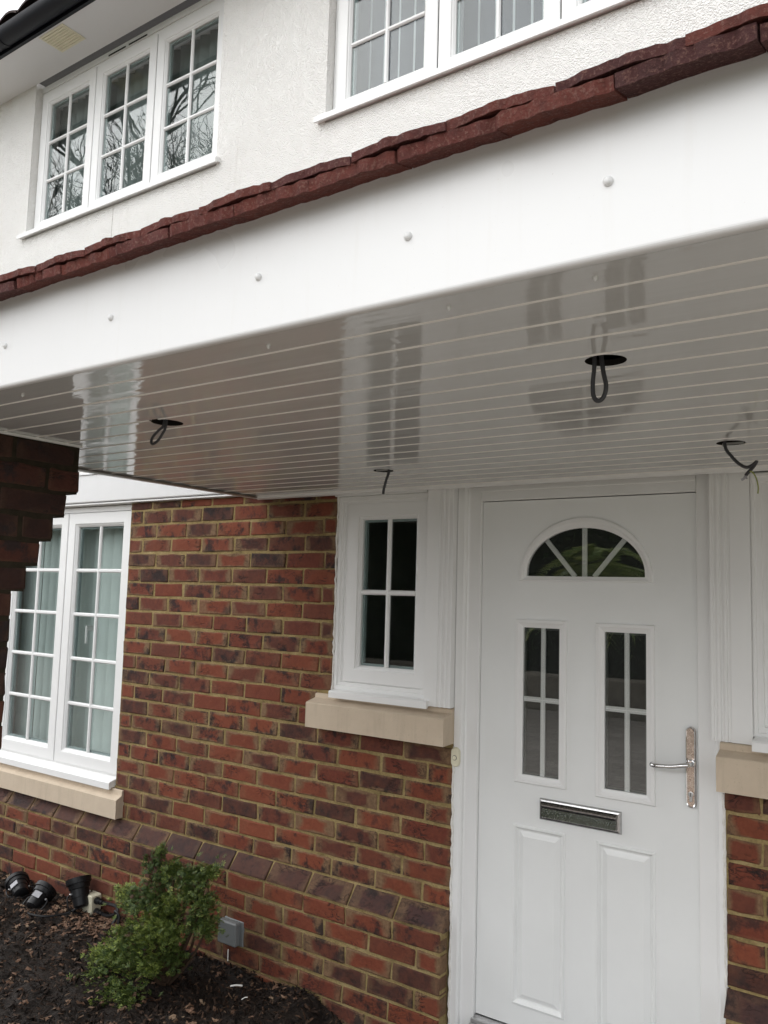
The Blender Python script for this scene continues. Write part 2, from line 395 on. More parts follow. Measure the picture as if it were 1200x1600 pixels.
# ================================================================== brick meshes
PITCH = .2222; JOINT = .0088; CH = .075; BH = .0645
brick_cache = {}
def brick_mesh(L, var, H=BH, D=.05):
    key = (round(L, 3), var, round(H, 3))
    if key in brick_cache: return brick_cache[key]
    r = random.Random(hash(key) & 0xffff)
    xs = [0, .007, L*r.uniform(.35, .65), L-.007, L]; zs = [0, .005, H-.005, H]
    mb = MB(); vs = []; fs = []
    for k, z in enumerate(zs):
        for i, x in enumerate(xs):
            edge = i in (0, 4) or k in (0, 3)
            corner = i in (0, 4) and k in (0, 3)
            y = (.0035 if edge else 0)+(.003 if corner else 0)+r.uniform(-.0012, .0022)
            jx = r.uniform(-.0028, .0028) if edge else 0; jz = r.uniform(-.0034, .0030) if edge else 0
            vs.append((x-L/2+jx, y, z-H/2+jz))
    for k in range(3):
        for i in range(4): a = k*5+i; fs.append((a, a+1, a+6, a+5))
    ring = [0, 1, 2, 3, 4, 9, 14, 19, 18, 17, 16, 15, 10, 5]
    b = len(vs)
    for q in ring: vs.append((vs[q][0], D, vs[q][2]))
    for j in range(len(ring)):
        k = (j+1) % len(ring); fs.append((ring[j], b+j, b+k, ring[k]))
    mb.add(vs, fs); me = mb.mesh('brick'); me.materials.append(M['brick'])
    brick_cache[key] = me; return me
def course(parent, z, segs, y=0.0, mat=None):
    """segs: list of (x0, x1) brick faces on a wall facing -y"""
    for (a, b) in segs:
        L = b-a
        if L < .02: continue
        Lq = max(.02, round(L/.02)*.02)
        me = brick_mesh(Lq, random.randrange(6) if Lq > .18 else random.randrange(3))
        inst('brick', me, ((a+b)/2, y+random.uniform(-.0022, .0022), z+random.uniform(-.0012, .0012)), parent, random.uniform(-.004, .004), L/Lq)
def lay(x0, x1, first):
    """bricks between x0 and x1, starting with one of length first, then whole ones"""
    out = []; x = x0; L = first
    while x < x1-.015:
        e = min(x+L, x1)
        if x1-e < .035: e = x1
        j = random.uniform(-.004, .004)
        out.append((x, min(e+(j if e < x1 else 0), x1)))
        x = out[-1][1]+JOINT; L = PITCH-JOINT
    return out
ZJ0 = 2.0229                                   # first bed joint below the top of the wall
def cz(i): return ZJ0-CH*i-CH/2                # centre of course i (0 = first whole course)

# ------------------------------------------------------------------ main brick wall
XL, XR = -3.642, -1.640
wall = thing('brick_wall', (-3.0, 0, -.12), 'red brick wall with sandy mortar between the tall window and the front door', 'wall')
SMALL_L = -2.240
# mortar bed
mb = MB()
mb.box(XL+.002, SMALL_L+.001, .005, .09, 1.19, 2.064)
mb.box(XL+.002, XR-.0012, .005, .09, .447, 1.19)
mb.box(-5.6, XL+.002, .006, .09, .447, .60)
mb.box(-5.6, XR-.0095, -.047, .09, -.12, .374)
mb.prism([(-.047, .374), (.006, .4475), (.09, .4475), (.09, .374)], -5.6, XR-.008)
mb.box(-5.6, -4.83, .006, .09, .60, 2.075)
mb.build('mortar_bed', 'mortar', wall)
# top cut course
def jitter_h(me): return me
for (a, b) in lay(XL+.003, SMALL_L, .165):
    me = brick_mesh(round((b-a)/.02)*.02 or .02, random.randrange(4), .035)
    inst('brick', me, ((a+b)/2, .001, 2.0229+.005+.0175), wall, 0, (b-a)/(round((b-a)/.02)*.02 or .02))
for i in range(21):
    z = cz(i)
    half = (i % 2 == 0)
    first = (.098 if half else .2127)
    if z > 1.19: course(wall, z, lay(XL+.003, SMALL_L, first))
    elif z > 1.05:
        course(wall, z, lay(XL+.003, -2.322, first))
    else:
        # bond ends at the right corner with alternating headers and stretchers
        segs = lay(XL+.003, XR, first)
        a, b = segs[-1]
        if b-a < .07:
            segs = segs[:-2]+[(segs[-2][0], b)] if segs[-2][1]-segs[-2][0] < .15 else segs[:-2]+[(segs[-2][0], segs[-2][0]+.15), (segs[-2][0]+.16, b)]
        course(wall, z, segs)
# left of the tall window
for i in range(-1, 21):
    course(wall, cz(i), lay(-5.25, -4.835, .1 if i % 2 else .2127))
# below the tall window
for i in (19, 20):
    course(wall, cz(i), lay(-5.25, XL-.006, .12 if i % 2 else .2127))
# sloping plinth course
for k in range(17):
    a = XR-(k+1)*PITCH+.004; b = a+PITCH-JOINT
    if k == 0: b = XR
    r = random.Random(k)
    vs = []; fs = []
    L = b-a
    for (y, z) in ((-.046+.003, .3755), (-.0535, .379), (-.051, .386), (-.006, .440), (.0, .4445), (.03, .4445)):
        for x in (a, a+.004, (a+b)/2+r.uniform(-.02, .02), b-.004, b):
            e = x in (a, b)
            vs.append((x, y+(.0035 if e else 0)+r.uniform(-.001, .0015), z-(.002 if e else 0)+r.uniform(-.001, .001)))
    for q in range(5):
        for i in range(4): fs.append((q*5+i, q*5+i+1, q*5+i+6, q*5+i+5))
    vs += [(b, .03, .3755), (a, .03, .3755)]
    fs += [(4, 9, 14, 19, 24, 29, 30), (0, 31, 25, 20, 15, 10, 5)]
    c = ((a+b)/2, -.02, .41)
    me = MB().add(vs, fs).mesh('brick', c); me.materials.append(M['plinthbrick'])
    inst('brick', me, c, wall)['label'] = 'dark purple sloping plinth brick'
# plinth courses
for i in range(22, 28):
    course(wall, cz(i), lay(-5.25, XR-.008, (.15 if i % 2 else .04)), -.0535)

# ------------------------------------------------------------------ brick return right of the door
XR0 = -.652
rw = thing('brick_wall', (-.3, 0, -.12), 'red brick wall at the right of the front door, under the cut off window', 'wall')
mb = MB(); mb.box(XR0-.001, .75, .006, .09, .447, 1.06); mb.box(XR0+.005, .75, -.047, .09, -.12, .374)
mb.prism([(-.047, .374), (.006, .4475), (.09, .4475), (.09, .374)], XR0+.008, .75)
mb.box(.12, .75, .006, .09, 1.06, 2.064); mb.build('mortar_bed', 'mortar', rw)
for i in range(13, 21): course(rw, cz(i), lay(XR0+random.uniform(-.004, .004), .3, .1 if i % 2 else .2127))
for i in range(22, 28): course(rw, cz(i), lay(XR0+.004, .3, .1 if i % 2 else .2127), -.0535)
for k in range(4):
    a = XR0+k*PITCH; b = a+PITCH-JOINT; c = ((a+b)/2, -.02, .41)
    me = MB().prism([(-.046, .3755), (-.0535, .379), (-.051, .386), (-.006, .440), (0, .4445), (.03, .4445), (.03, .3755)], a, b).mesh('brick', c)
    me.materials.append(M['plinthbrick']); inst('brick', me, c, rw)['label'] = 'dark purple sloping plinth brick'

# ------------------------------------------------------------------ corbelled brick pier under the canopy
PX = -2.24
pier = thing('brick_pier', (-2.42, -1.65, -.12), 'dark brick pier stepping out in corbels under the left end of the porch canopy', 'pier')
dark_cache = {}
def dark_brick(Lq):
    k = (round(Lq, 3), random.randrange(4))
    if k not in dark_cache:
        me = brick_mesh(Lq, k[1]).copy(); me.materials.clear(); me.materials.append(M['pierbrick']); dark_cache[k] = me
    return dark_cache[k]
def pier_back(i):                              # rear edge of course i counted from the top (0 = just under the soffit)
    return -1.287-.0385*max(0, min(5, i-1))
mb = MB()
PZ = 2.049
for i in range(29):
    mb.box(PX-.36, PX-.0035, -1.79, pier_back(i)-.0025, PZ-CH*(i+1), PZ-CH*i)
mb.build('mortar_bed', 'shademortar', pier)
for i in range(29):
    z = PZ-CH*i-CH/2; yb = pier_back(i)
    y = yb; first = True
    while y > -1.79:
        L = (.102 if (i % 2 and first) else .2127); e = max(-1.795, y-L)
        if e+1.795 < .04: e = -1.795
        Lq = max(.02, round((y-e)/.02)*.02)
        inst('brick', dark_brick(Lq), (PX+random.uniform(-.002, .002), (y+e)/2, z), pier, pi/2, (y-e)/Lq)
        y = e-JOINT; first = False
    # rear face
    a, b = PX-.355, PX-.052
    xs = [(a, a+.2), (a+.21, b)] if i % 2 else [(a, a+.09), (a+.1, b)]
    for (p, q2) in xs:
        Lq = round((q2-p)/.02)*.02
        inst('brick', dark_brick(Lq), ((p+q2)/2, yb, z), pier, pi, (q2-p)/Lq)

# ------------------------------------------------------------------ rendered upper wall
up = thing('rendered_wall', (-2.5, 0, 2.06), 'white textured render wall of the upper storey', 'wall')
OP = [(-4.842, -3.115, 3.80, 4.839), (-2.392, -.655, 3.80, 4.839)]
mb = MB()
xs = [-7.5, OP[0][0], OP[0][1], OP[1][0], OP[1][1], 2.5]
mb.box(xs[0], xs[5], 0, .2, 2.0655, 3.80)
mb.box(xs[0], xs[1], 0, .2, 3.80, 4.86); mb.box(xs[2], xs[3], 0, .2, 3.80, 4.86); mb.box(xs[4], xs[5], 0, .2, 3.80, 4.86)
mb.build('render_coat', 'render', up)
# hairline crack under the left window
mb = MB(); pts = [(-3.956+random.uniform(-.002, .002), -.0008, 3.79-.05*k) for k in range(11)]
mb.tube(pts, .0011, 5).build('crack', plain('crack_line', (.42, .40, .36), .9, .1), up)

# white board above the tall ground-floor window
hb = thing('lintel_board', (-4.2, -.035, 2.07), 'white plastic board over the tall window, running in behind the canopy', 'fascia board')
MB().prism([(-.035, 2.078), (-.038, 2.083), (-.038, 2.228), (-.032, 2.233), (-.002, 2.233), (-.002, 2.078)], -5.6, -2.62).build('board', 'fascia', hb)
MB().prism([(-.045, 2.232), (-.045, 2.240), (-.002, 2.252), (-.002, 2.236)], -5.6, -2.62).build('drip_trim', 'upvc', hb)
MB().prism([(-.030, 2.0665), (-.030, 2.074), (-.002, 2.0765), (-.002, 2.0665)], -5.6, -2.62).build('under_trim', 'upvc', hb)

# ================================================================== windows
def pane_box(mb, x0, x1, z0, z1, y): mb.box(x0, x1, y, y+.003, z0, z1)
SASH = [(0, .052), (0, .003), (.003, 0), (.050, 0), (.0525, .0015), (.0545, .0065), (.058, .0075), (.066, .017), (.066, .040)]
def sash(win, x0, x1, z0, z1, yf, cols, rows, w=.066, mat='upvc', glass='glass', bars=True):
    s = MB().ringloft(x0, x1, z0, z1, [(t*w/.066, yf+y) for t, y in SASH]).build('sash', mat, win)
    gx0, gx1, gz0, gz1 = x0+w, x1-w, z0+w, z1-w
    yg = yf+.024
    MB().ringloft(gx0-.004, gx1+.004, gz0-.004, gz1+.004, [(0, yg+.006), (.0135, yg+.006), (.0135, yg+.022)]).build('spacer_bar', 'spacer', s)
    cw = (gx1-gx0)/cols; rh = (gz1-gz0)/rows
    for i in range(cols):
        for k in range(rows):
            MB().box(gx0+i*cw+.0012, gx0+(i+1)*cw-.0012, yg, yg+.003, gz0+k*rh+.0012, gz0+(k+1)*rh-.0012).build('pane', glass, s)
    b = .0105
    def barprof(c): return [(c-b, yg-.0005), (c-b, yg-.006), (c-b*.45, yg-.0125), (c+b*.45, yg-.0125), (c+b, yg-.006), (c+b, yg-.0005)]
    for i in range(1, cols):
        MB().prism([(p[0], p[1]) for p in barprof(gx0+i*cw)], gz0, gz1, 'z').build('glazing_bar', mat, s)
    for k in range(1, rows):
        z = gz0+k*rh
        MB().prism([(p[1]+.0011, p[0]) for p in barprof(z)], gx0, gx1, 'x').build('glazing_bar', mat, s)
    return s
def sill_profile(y0, y1, z0, ztop): # white plastic cill
    return [(y0, z0), (y0, z0+.024), (y0+.004, z0+.029), (y1, ztop), (y1, z0+.012), (y0+.012, z0+.008), (y0+.010, z0)]

# upper left window
def upper_window(x0, x1, label, grp):
    w = thing('casement_window', ((x0+x1)/2, .04, 3.80), label, 'window')
    yf = .040
    MB().ringloft(x0+.002, x1-.002, 3.826, 4.80, [(0, .12), (0, yf+.012), (.003, yf+.009), (.030, yf+.009), (.030, .12)]).build('outer_frame', 'upvc', w)
    MB().box(x0+.002, x1-.002, yf+.004, .12, 4.801, 4.838).build('head_trim', 'upvc', w)
    a, b = x0+.018, x1-.018; n = 3; p = (b-a)/n
    for k in range(n):
        s = sash(w, a+k*p+.003, a+(k+1)*p-.003, 3.848, 4.778, yf, 2, 3, .078)
    MB().prism(sill_profile(-.034, .06, 3.799, 3.846), x0-.042, x1+.028).build('sill', 'upvc', w)
    for k in (1, 2): MB().box(a+k*p-.0025, a+k*p+.0025, yf+.006, yf+.008, 3.85, 4.776).build('seal', 'seal', w)
    for (u, v) in ((x0+.69, x0+.85), (x0+.88, x0+1.045)):
        MB().box(u, v, yf+.001, yf+.0036, 4.806, 4.814).build('vent_slot', 'dark', w)
    return w
upper_window(OP[0][0], OP[0][1], 'white three light window with bare branches reflected, beside the black gutter', 'upper')
upper_window(OP[1][0], OP[1][1], 'white three light upper window with pale blinds, cut off by the top edge', 'upper')

# tall ground-floor window
lw = thing('casement_window', (-4.2, .03, .60), 'tall white ground floor window with pale green blinds behind the brick pier', 'window')
MB().ringloft(-4.828, XL-.001, .625, 2.062, [(0, .12), (0, .030), (.003, .027), (.03, .027), (.03, .12)]).build('outer_frame', 'upvc', lw)
sash(lw, -4.790, -4.212, .648, 2.028, .016, 2, 5, .078)
s2 = sash(lw, -4.206, -3.652, .648, 2.028, .016, 2, 5, .078)
MB().box(-4.2112, -4.2068, .022, .024, .65, 2.026).build('seal', 'seal', lw)
MB().prism([(-.032, .584), (-.032, .616), (-.027, .621), (.06, .646), (.06, .595), (-.018, .592), (-.02, .584)], -4.82, XL-.006).build('sill', 'upvc', lw)
MB().box(-4.06, -4.045, .062, .075, 1.30, 1.40, .003).box(-4.057, -4.048, .075, .11, 1.37, 1.40, .002).build('window_handle', 'upvc', lw)

# small window left of the door
sw = thing('casement_window', (-1.98, .02, 1.19), 'small white four pane window between the brick wall and the front door', 'window')
MB().ringloft(-2.236, -1.762, 1.212, 2.035, [(0, .1), (0, .006), (.004, .002), (.018, .002), (.021, .008), (.034, .008), (.037, .014), (.055, .014), (.055, .1)]).build('outer_frame', 'upvc', sw)
sash(sw, -2.184, -1.772, 1.250, 2.003, .006, 2, 2, .070)
MB().prism([(-.012, 2.0355), (-.016, 2.040), (-.012, 2.046), (.05, 2.0465), (.05, 2.0355)], -2.246, -1.775).build('head_drip', 'upvc', sw)
MB().prism([(-.044, 1.183), (-.044, 1.207), (-.040, 1.211), (.05, 1.222), (.05, 1.195), (-.03, 1.191), (-.032, 1.183)], -2.222, -1.738).build('sill', 'upvc', sw)
MB().box(-2.226, -1.768, .020, .05, 1.2225, 1.249).build('bottom_trim', 'upvc', sw)

# window cut off at the right edge
rwn = thing('casement_window', (-.3, .02, 1.19), 'white window at the right edge, its left frame only showing beside the door', 'window')
MB().ringloft(-.566, .10, 1.212, 2.040, [(0, .1), (0, .0), (.004, -.004), (.012, -.004), (.015, .004), (.03, .004), (.033, .012), (.055, .012), (.055, .1)]).build('outer_frame', 'upvc', rwn)
sash(rwn, -.512, .046, 1.250, 2.003, .006, 2, 2, .079)
MB().prism([(-.058, 1.176), (-.058, 1.203), (-.052, 1.208), (.05, 1.222), (.05, 1.19), (-.045, 1.186), (-.047, 1.176)], -.560, .13).build('sill', 'upvc', rwn)
MB().box(-.54, -.2, .0015, .0042, 2.026, 2.032).build('vent_slot', 'dark', rwn)

# cast stone sills
def stone_sill(label, x0, x1, yf, z0, z1, zb):
    MB().prism([(yf, z0), (yf-.0005, z1-.004), (yf+.004, z1), (-.012, z1+.014), (-.010, zb-.004), (-.006, zb), (.04, zb+.002), (.04, z0+.004)], x0, x1).build('stone_sill', 'stone', None, ((x0+x1)/2, yf, z0), False)
    o = COL.objects[-1]; tag(o, label, 'sill'); return o
stone_sill('cream stone sill under the tall window with green blinds', -5.0, -3.567, -.044, .452, .548, .588)
stone_sill('cream stone sill under the small four pane window', -2.320, -1.641, -.072, 1.055, 1.158, 1.190)
stone_sill('cream stone sill at the right edge beside the door handle', -.664, .2, -.062, 1.042, 1.149, 1.185)

# ================================================================== front door
dr = thing('front_door', (-1.137, .04, .06), 'white panelled front door with fan light, letterbox and chrome handle', 'door')
DX0, DX1, DZ0, DZ1, DY = -1.5465, -.7395, .095, 1.988, .042
# frame: stepped jamb moulding
def jamb(x0, x1, flip):
    w0 = .0375 if not flip else .030; w1 = (-1.548+1.6415) if not flip else (.7405-.6505)
    pr = [(0, .008), (.003, .005), (w0-.007, .005), (w0, .012), (w0+.002, .024), (w0+.008, .027), (w1-.002, .027), (w1, .030), (w1, .10), (0, .10)]
    return [((x0+t) if not flip else (x1-t), y) for t, y in pr]
fr = MB(); fr.prism(jamb(-1.6415, 0, False), -.02, 2.046, 'z'); fr.prism(jamb(0, -.6505, True), -.02, 2.046, 'z')
fr.prism([(.024, 2.046), (.024, 2.030), (.027, 2.027), (.027, 1.993), (.030, 1.991), (.10, 1.991), (.10, 2.046)], -1.548, -.7405)
fr.build('door_frame', 'upvc', dr)
MB().prism([(-.015, .055), (-.015, .070), (.02, .082), (.036, .082), (.036, .055)], -1.5475, -.741).box(-1.5475, -.741, .0362, .1, .055, .092).prism([(.004, .0785), (.006, .088), (.012, .089), (.015, .082)], -1.5475, -.741).build('threshold', 'alu', dr)
MB().box(-1.5475, -.7405, .060, .09, .06, 1.9905).build('seal', 'seal', dr)
# leaf skin with openings: a grid of quads around the lights and panels
FCX, FZ, FRX, FRZ = -1.137, 1.6945, .2505, .2245
holes = [(-1.4, -1.1965, .9475, 1.5425), (-1.0885, -.8815, .9425, 1.5405), (-1.4015, -1.2, .171, .797), (-1.0875, -.8825, .171, .794)]
leaf = MB()
xs = sorted({DX0, DX1, *[h[0] for h in holes], *[h[1] for h in holes]}); zs = sorted({DZ0, FZ-.01, *[h[2] for h in holes], *[h[3] for h in holes]})
for i in range(len(xs)-1):
    for k in range(len(zs)-1):
        cx, czz = (xs[i]+xs[i+1])/2, (zs[k]+zs[k+1])/2
        if any(h[0] < cx < h[1] and h[2] < czz < h[3] for h in holes): continue
        leaf.add([(xs[i], DY, zs[k]), (xs[i+1], DY, zs[k]), (xs[i+1], DY, zs[k+1]), (xs[i], DY, zs[k+1])], [(0, 1, 2, 3)])
# around the fan opening
zb = FZ-.01; N = 36
arc = [(FCX-FRX*cos(pi*k/N), FZ+FRZ*sin(pi*k/N)) for k in range(N+1)]
leaf.add([(DX0, DY, zb), (FCX-FRX, DY, zb), (FCX-FRX, DY, FZ), (DX0, DY, FZ)], [(0, 1, 2, 3)])
leaf.add([(DX1, DY, zb), (FCX+FRX, DY, zb), (FCX+FRX, DY, FZ), (DX1, DY, FZ)], [(0, 1, 2, 3)])
leaf.add([(DX0, DY, FZ), (FCX-FRX, DY, FZ), (FCX-FRX, DY, DZ1), (DX0, DY, DZ1)], [(0, 1, 2, 3)])
leaf.add([(DX1, DY, FZ), (FCX+FRX, DY, FZ), (FCX+FRX, DY, DZ1), (DX1, DY, DZ1)], [(0, 1, 2, 3)])
for k in range(N):
    (a, za), (b, zc) = arc[k], arc[k+1]
    leaf.add([(a, DY, za), (b, DY, zc), (b, DY, DZ1), (a, DY, DZ1)], [(0, 1, 2, 3)])
leaf.add([(DX0, DY, DZ0), (DX0, DY, DZ1), (DX0, DY+.044, DZ1), (DX0, DY+.044, DZ0)], [(0, 1, 2, 3)])
leaf.add([(DX1, DY, DZ0), (DX1, DY, DZ1), (DX1, DY+.044, DZ1), (DX1, DY+.044, DZ0)], [(0, 1, 2, 3)])
leaf.add([(DX0, DY, DZ0), (DX1, DY, DZ0), (DX1, DY+.044, DZ0), (DX0, DY+.044, DZ0)], [(0, 1, 2, 3)])
leaf.build('door_leaf', 'upvc_door', dr)
# moulded lower panels
PP = [(0, DY), (.003, DY-.005), (.008, DY-.006), (.013, DY-.001), (.017, DY+.006), (.022, DY+.007), (.036, DY+.001), (.040, DY-.0012), (.041, DY-.0012)]
for h in holes[2:]: MB().ringloft(*h, PP, True).build('door_panel', 'upvc_door', dr)
# glazed lights
LP = [(0, DY), (.0005, DY-.006), (.003, DY-.009), (.012, DY-.009), (.019, DY-.005), (.024, DY-.0035), (.0305, DY-.001), (.0305, DY+.012)]
def light(h, zbar, xbar):
    f = MB().ringloft(*h, LP).build('light_frame', 'upvc', dr)
    x0, x1, z0, z1 = h[0]+.0305, h[1]-.0305, h[2]+.0305, h[3]-.0305
    for (a, b) in ((x0, xbar), (xbar, x1)):
        for (c, d) in ((z0, zbar), (zbar, z1)):
            MB().box(a+.001, b-.001, DY+.006, DY+.009, c+.001, d-.001).build('pane', 'doorglass', f)
    MB().box(xbar-.0085, xbar+.0085, DY+.0092, DY+.016, z0, z1).build('glazing_bar', 'upvc', f)
    for (a, b) in ((x0, xbar-.0087), (xbar+.0087, x1)): MB().box(a, b, DY+.0093, DY+.0155, zbar-.009, zbar+.009).build('glazing_bar', 'upvc', f)
    MB().ringloft(x0, x1, z0, z1, [(0, DY+.0095), (.008, DY+.0095), (.008, DY+.03)]).build('spacer_bar', 'spacerdark', f)
light(holes[0], 1.250, -1.2945); light(holes[1], 1.245, -.982)
# fan light
ff = MB()
rings = [(1.0, 0, DY), (.998, .0, DY-.006), (.985, .001, DY-.009), (.95, .004, DY-.009), (.925, .010, DY-.005), (.905, .014, DY-.0035), (.885, .0185, DY-.001), (.885, .0185, DY+.012)]
vs = []; NN = N+1
for (sc, dz, y) in rings:
    rz = FRZ*(1-(1-sc)*1.55); rx = FRX*sc
    pts = [(FCX-rx*cos(pi*k/N), y, FZ+dz+(rz-dz)*sin(pi*k/N)) for k in range(N+1)]
    pts = [(FCX-rx, y, FZ-.010+dz)] + pts + [(FCX+rx, y, FZ-.010+dz)]
    vs += pts
m = N+3; fs = []
for r in range(len(rings)-1):
    for k in range(m):
        j = (k+1) % m; fs.append((r*m+k, r*m+j, r*m+m+j, r*m+m+k))
fan = ff.add(vs, fs).build('fan_light_frame', 'upvc', dr)
GX, GZ, GZB = FRX*.885, FRZ*(1-.115*1.55), FZ+.0085
gtop = FZ+GZ
def gpt(a): return (FCX-GX*cos(a), FZ+.0185+(GZ-.0185)*sin(a))
angs = [0, .33*pi*.80, pi/2, pi-.33*pi*.80, pi]
for q in range(4):
    a0, a1 = angs[q], angs[q+1]
    pp = [(FCX, GZB)] + ([(FCX-GX, GZB)] if q == 0 else []) + [gpt(a0+(a1-a0)*k/10) for k in range(11)] + ([(FCX+GX, GZB)] if q == 3 else [])
    MB().prism([(x, z) for x, z in pp], DY+.006, DY+.009, 'y').build('pane', 'doorglass', fan)
MB().box(FCX-.009, FCX+.009, DY+.0092, DY+.016, GZB, gtop).build('glazing_bar', 'upvc', fan)
for sgn in (-1, 1):
    p0 = Vector((FCX+sgn*.036, 0, GZB)); p1 = Vector((FCX+sgn*.147, 0, 1.835)); d = (p1-p0).normalized(); nrm = Vector((d.z, 0, -d.x))*.0085
    q = [p0+nrm, p0-nrm, p1-nrm, p1+nrm]
    MB().prism([(v.x, v.z) for v in q], DY+.0092, DY+.0155, 'y').build('glazing_bar', 'upvc', fan)
# letterbox
lb = MB().ringloft(-1.297, -.997, .830, .9055, [(0, DY-.0005), (.001, DY-.006), (.004, DY-.010), (.009, DY-.012), (.0095, DY-.008)], True).build('letterbox', 'chromedark', dr)
MB().prism([(DY-.0085, .842), (DY-.0190, .844), (DY-.0130, .873), (DY-.0175, .877), (DY-.0205, .882), (DY-.0205, .887), (DY-.0165, .893), (DY-.0085, .895)], -1.285, -1.012).build('letterbox_flap', 'wetchrome', lb, smooth=False)
# handle
hp = MB(); n = 12
pr = []
hx, hw, hz0, hz1 = -.7655, .0155, .957, 1.2165
for k in range(n+1): pr.append((hx+hw*cos(pi*k/n), hz1-hw+hw*sin(pi*k/n)))
for k in range(n+1): pr.append((hx-hw*cos(pi*k/n), hz0+hw-hw*sin(pi*k/n)))
plate = hp.prism(pr, DY-.0085, DY-.0005, 'y').build('handle_plate', 'pitted', dr)
mb = MB(); outer = pr; inn = [(hx+(x-hx)*.72, (hz0+hz1)/2+(z-(hz0+hz1)/2)*.965) for x, z in pr]; L = len(pr)
vv = [(x, DY-.0086, z) for x, z in pr]+[(hx+(x-hx)*.9, DY-.0112, (hz0+hz1)/2+(z-(hz0+hz1)/2)*.988) for x, z in pr]+[(x, DY-.0090, z) for x, z in inn]
mb.add(vv, [(r*L+k, r*L+(k+1) % L, (r+1)*L+(k+1) % L, (r+1)*L+k) for r in range(2) for k in range(L)]).build('plate_rim', 'chrome', plate, smooth=True)
lev = spline([(-.7605, DY-.009, 1.101), (-.7605, DY-.030, 1.101), (-.764, DY-.046, 1.100), (-.778, DY-.054, 1.097), (-.81, DY-.056, 1.090), (-.845, DY-.055, 1.086), (-.868, DY-.052, 1.0845), (-.880, DY-.044, 1.085), (-.883, DY-.03, 1.086)], 6)
MB().tube(lev, [.0085]*6+[.0078]*(len(lev)-6), 12).build('lever', 'chrome', plate, smooth=True)
MB().lathe([(.0125, 0), (.0125, .006), (.010, .008)], 20, Matrix.Translation((-.7605, DY-.009, 1.101)) @ Matrix.Rotation(pi/2, 4, 'X')).build('lever_boss', 'chrome', plate, smooth=True)
kh = MB().lathe([(.0085, 0), (.0085, .003), (.006, .0035)], 18, Matrix.Translation((hx, DY-.0088, 1.001)) @ Matrix.Rotation(pi/2, 4, 'X'))
kh.box(hx-.0048, hx+.0048, DY-.012, DY-.0086, .978, .997, .001); kh.build('key_cylinder', 'alu', plate)
MB().box(hx-.001, hx+.001, DY-.0132, DY-.0121, .994, 1.006).build('keyhole', 'seal', plate)

MB().box(-1.72, -1.6418, .0065, .1, 1.195, 2.045).build('door_frame', 'upvc', dr)
# fluted pilaster boards either side of the door frame
def pilaster(label, x0, x1, flip, zb, yf):
    o = thing('pilaster', ((x0+x1)/2, yf, zb), label, 'trim')
    W_ = x1-x0
    p = [(0, yf+.001), (.001, yf), (W_-.062, yf), (W_-.060, yf+.004), (W_-.052, yf+.004), (W_-.050, yf-.002), (W_-.042, yf-.002), (W_-.039, yf+.004), (W_-.032, yf+.004), (W_-.029, yf-.002), (W_-.021, yf-.002), (W_-.018, yf+.003), (W_-.011, yf+.003), (W_-.009, yf-.001), (W_-.001, yf-.001), (W_, yf), (W_, yf+.03), (0, yf+.03)]
    pr = [((x0+t) if not flip else (x1-t), y) for t, y in p]
    MB().prism(pr, zb, 2.045, 'z').build('fluted_board', 'upvc', o); return o
pilaster('white fluted board between the small window and the front door', -1.7615, -1.6415, False, 1.193, -.026)
pilaster('white fluted board at the right of the front door above the stone sill', -.690, -.5665, True, 1.187, -.006)

# doorbell
db = thing('doorbell', (-1.626, .006, .976), 'small white oval doorbell button on the left door frame', 'doorbell')
def stadium(cx, cz_, hw, hh, n=10):
    return [(cx+hw*cos(pi*k/n), cz_+hh-hw+hw*sin(pi*k/n)) for k in range(n+1)]+[(cx-hw*cos(pi*k/n), cz_-hh+hw-hw*sin(pi*k/n)) for k in range(n+1)]
a = stadium(-1.626, 1.011, .0175, .036); b = stadium(-1.626, 1.011, .0145, .033); L = len(a)
MB().add([(x, .0045, z) for x, z in a]+[(x, -.006, z) for x, z in a]+[(x, -.010, z) for x, z in b], [(r*L+k, r*L+(k+1) % L, (r+1)*L+(k+1) % L, (r+1)*L+k) for r in range(2) for k in range(L)]+[tuple(range(2*L, 3*L))]).build('bell_case', 'oldpvc', db, smooth=True)
MB().lathe([(.0095, 0), (.0095, .001), (.0085, .0016)], 20, Matrix.Translation((-1.626, -.0095, 1.009)) @ Matrix.Rotation(pi/2, 4, 'X')).build('bell_ring', 'cable', db)
MB().lathe([(.0078, 0), (.0078, .0026), (.006, .0034)], 20, Matrix.Translation((-1.626, -.0095, 1.009)) @ Matrix.Rotation(pi/2, 4, 'X')).build('bell_button', 'oldpvc', db, smooth=True)

# wavy sealant beads where frames meet brick
def bead(x, z0, z1, y, label):
    pts = []; z = z0
    while z < z1: pts.append((x+random.uniform(-.0025, .0025), y+random.uniform(-.002, .002), z)); z += .018
    o = MB().tube(pts, [random.uniform(.003, .0058) for _ in pts], 6).build('sealant_bead', 'caulk', None, (x, y, z0), True); return tag(o, label, 'sealant')
bead(-1.6375, -.05, 1.05, .004, 'wavy white sealant line between the brick wall and the left door frame')
bead(-.6575, .0, 1.04, .004, 'wavy white sealant line between the right brick wall and the door frame')
bead(-3.6425, .63, 2.05, .012, 'thin white sealant line between the tall window frame and the brick')
bead(-2.237, 1.21, 2.04, .001, 'thin white sealant line between the small window frame and the brick')

# ================================================================== porch canopy
cp = thing('porch_canopy', (-.8, -1.84, 2.05), 'white porch canopy with fascia, glossy slatted soffit and red tile edge', 'canopy')
CX0, CX1, SZ, FY = -2.69, 3.5, 2.051, -1.84
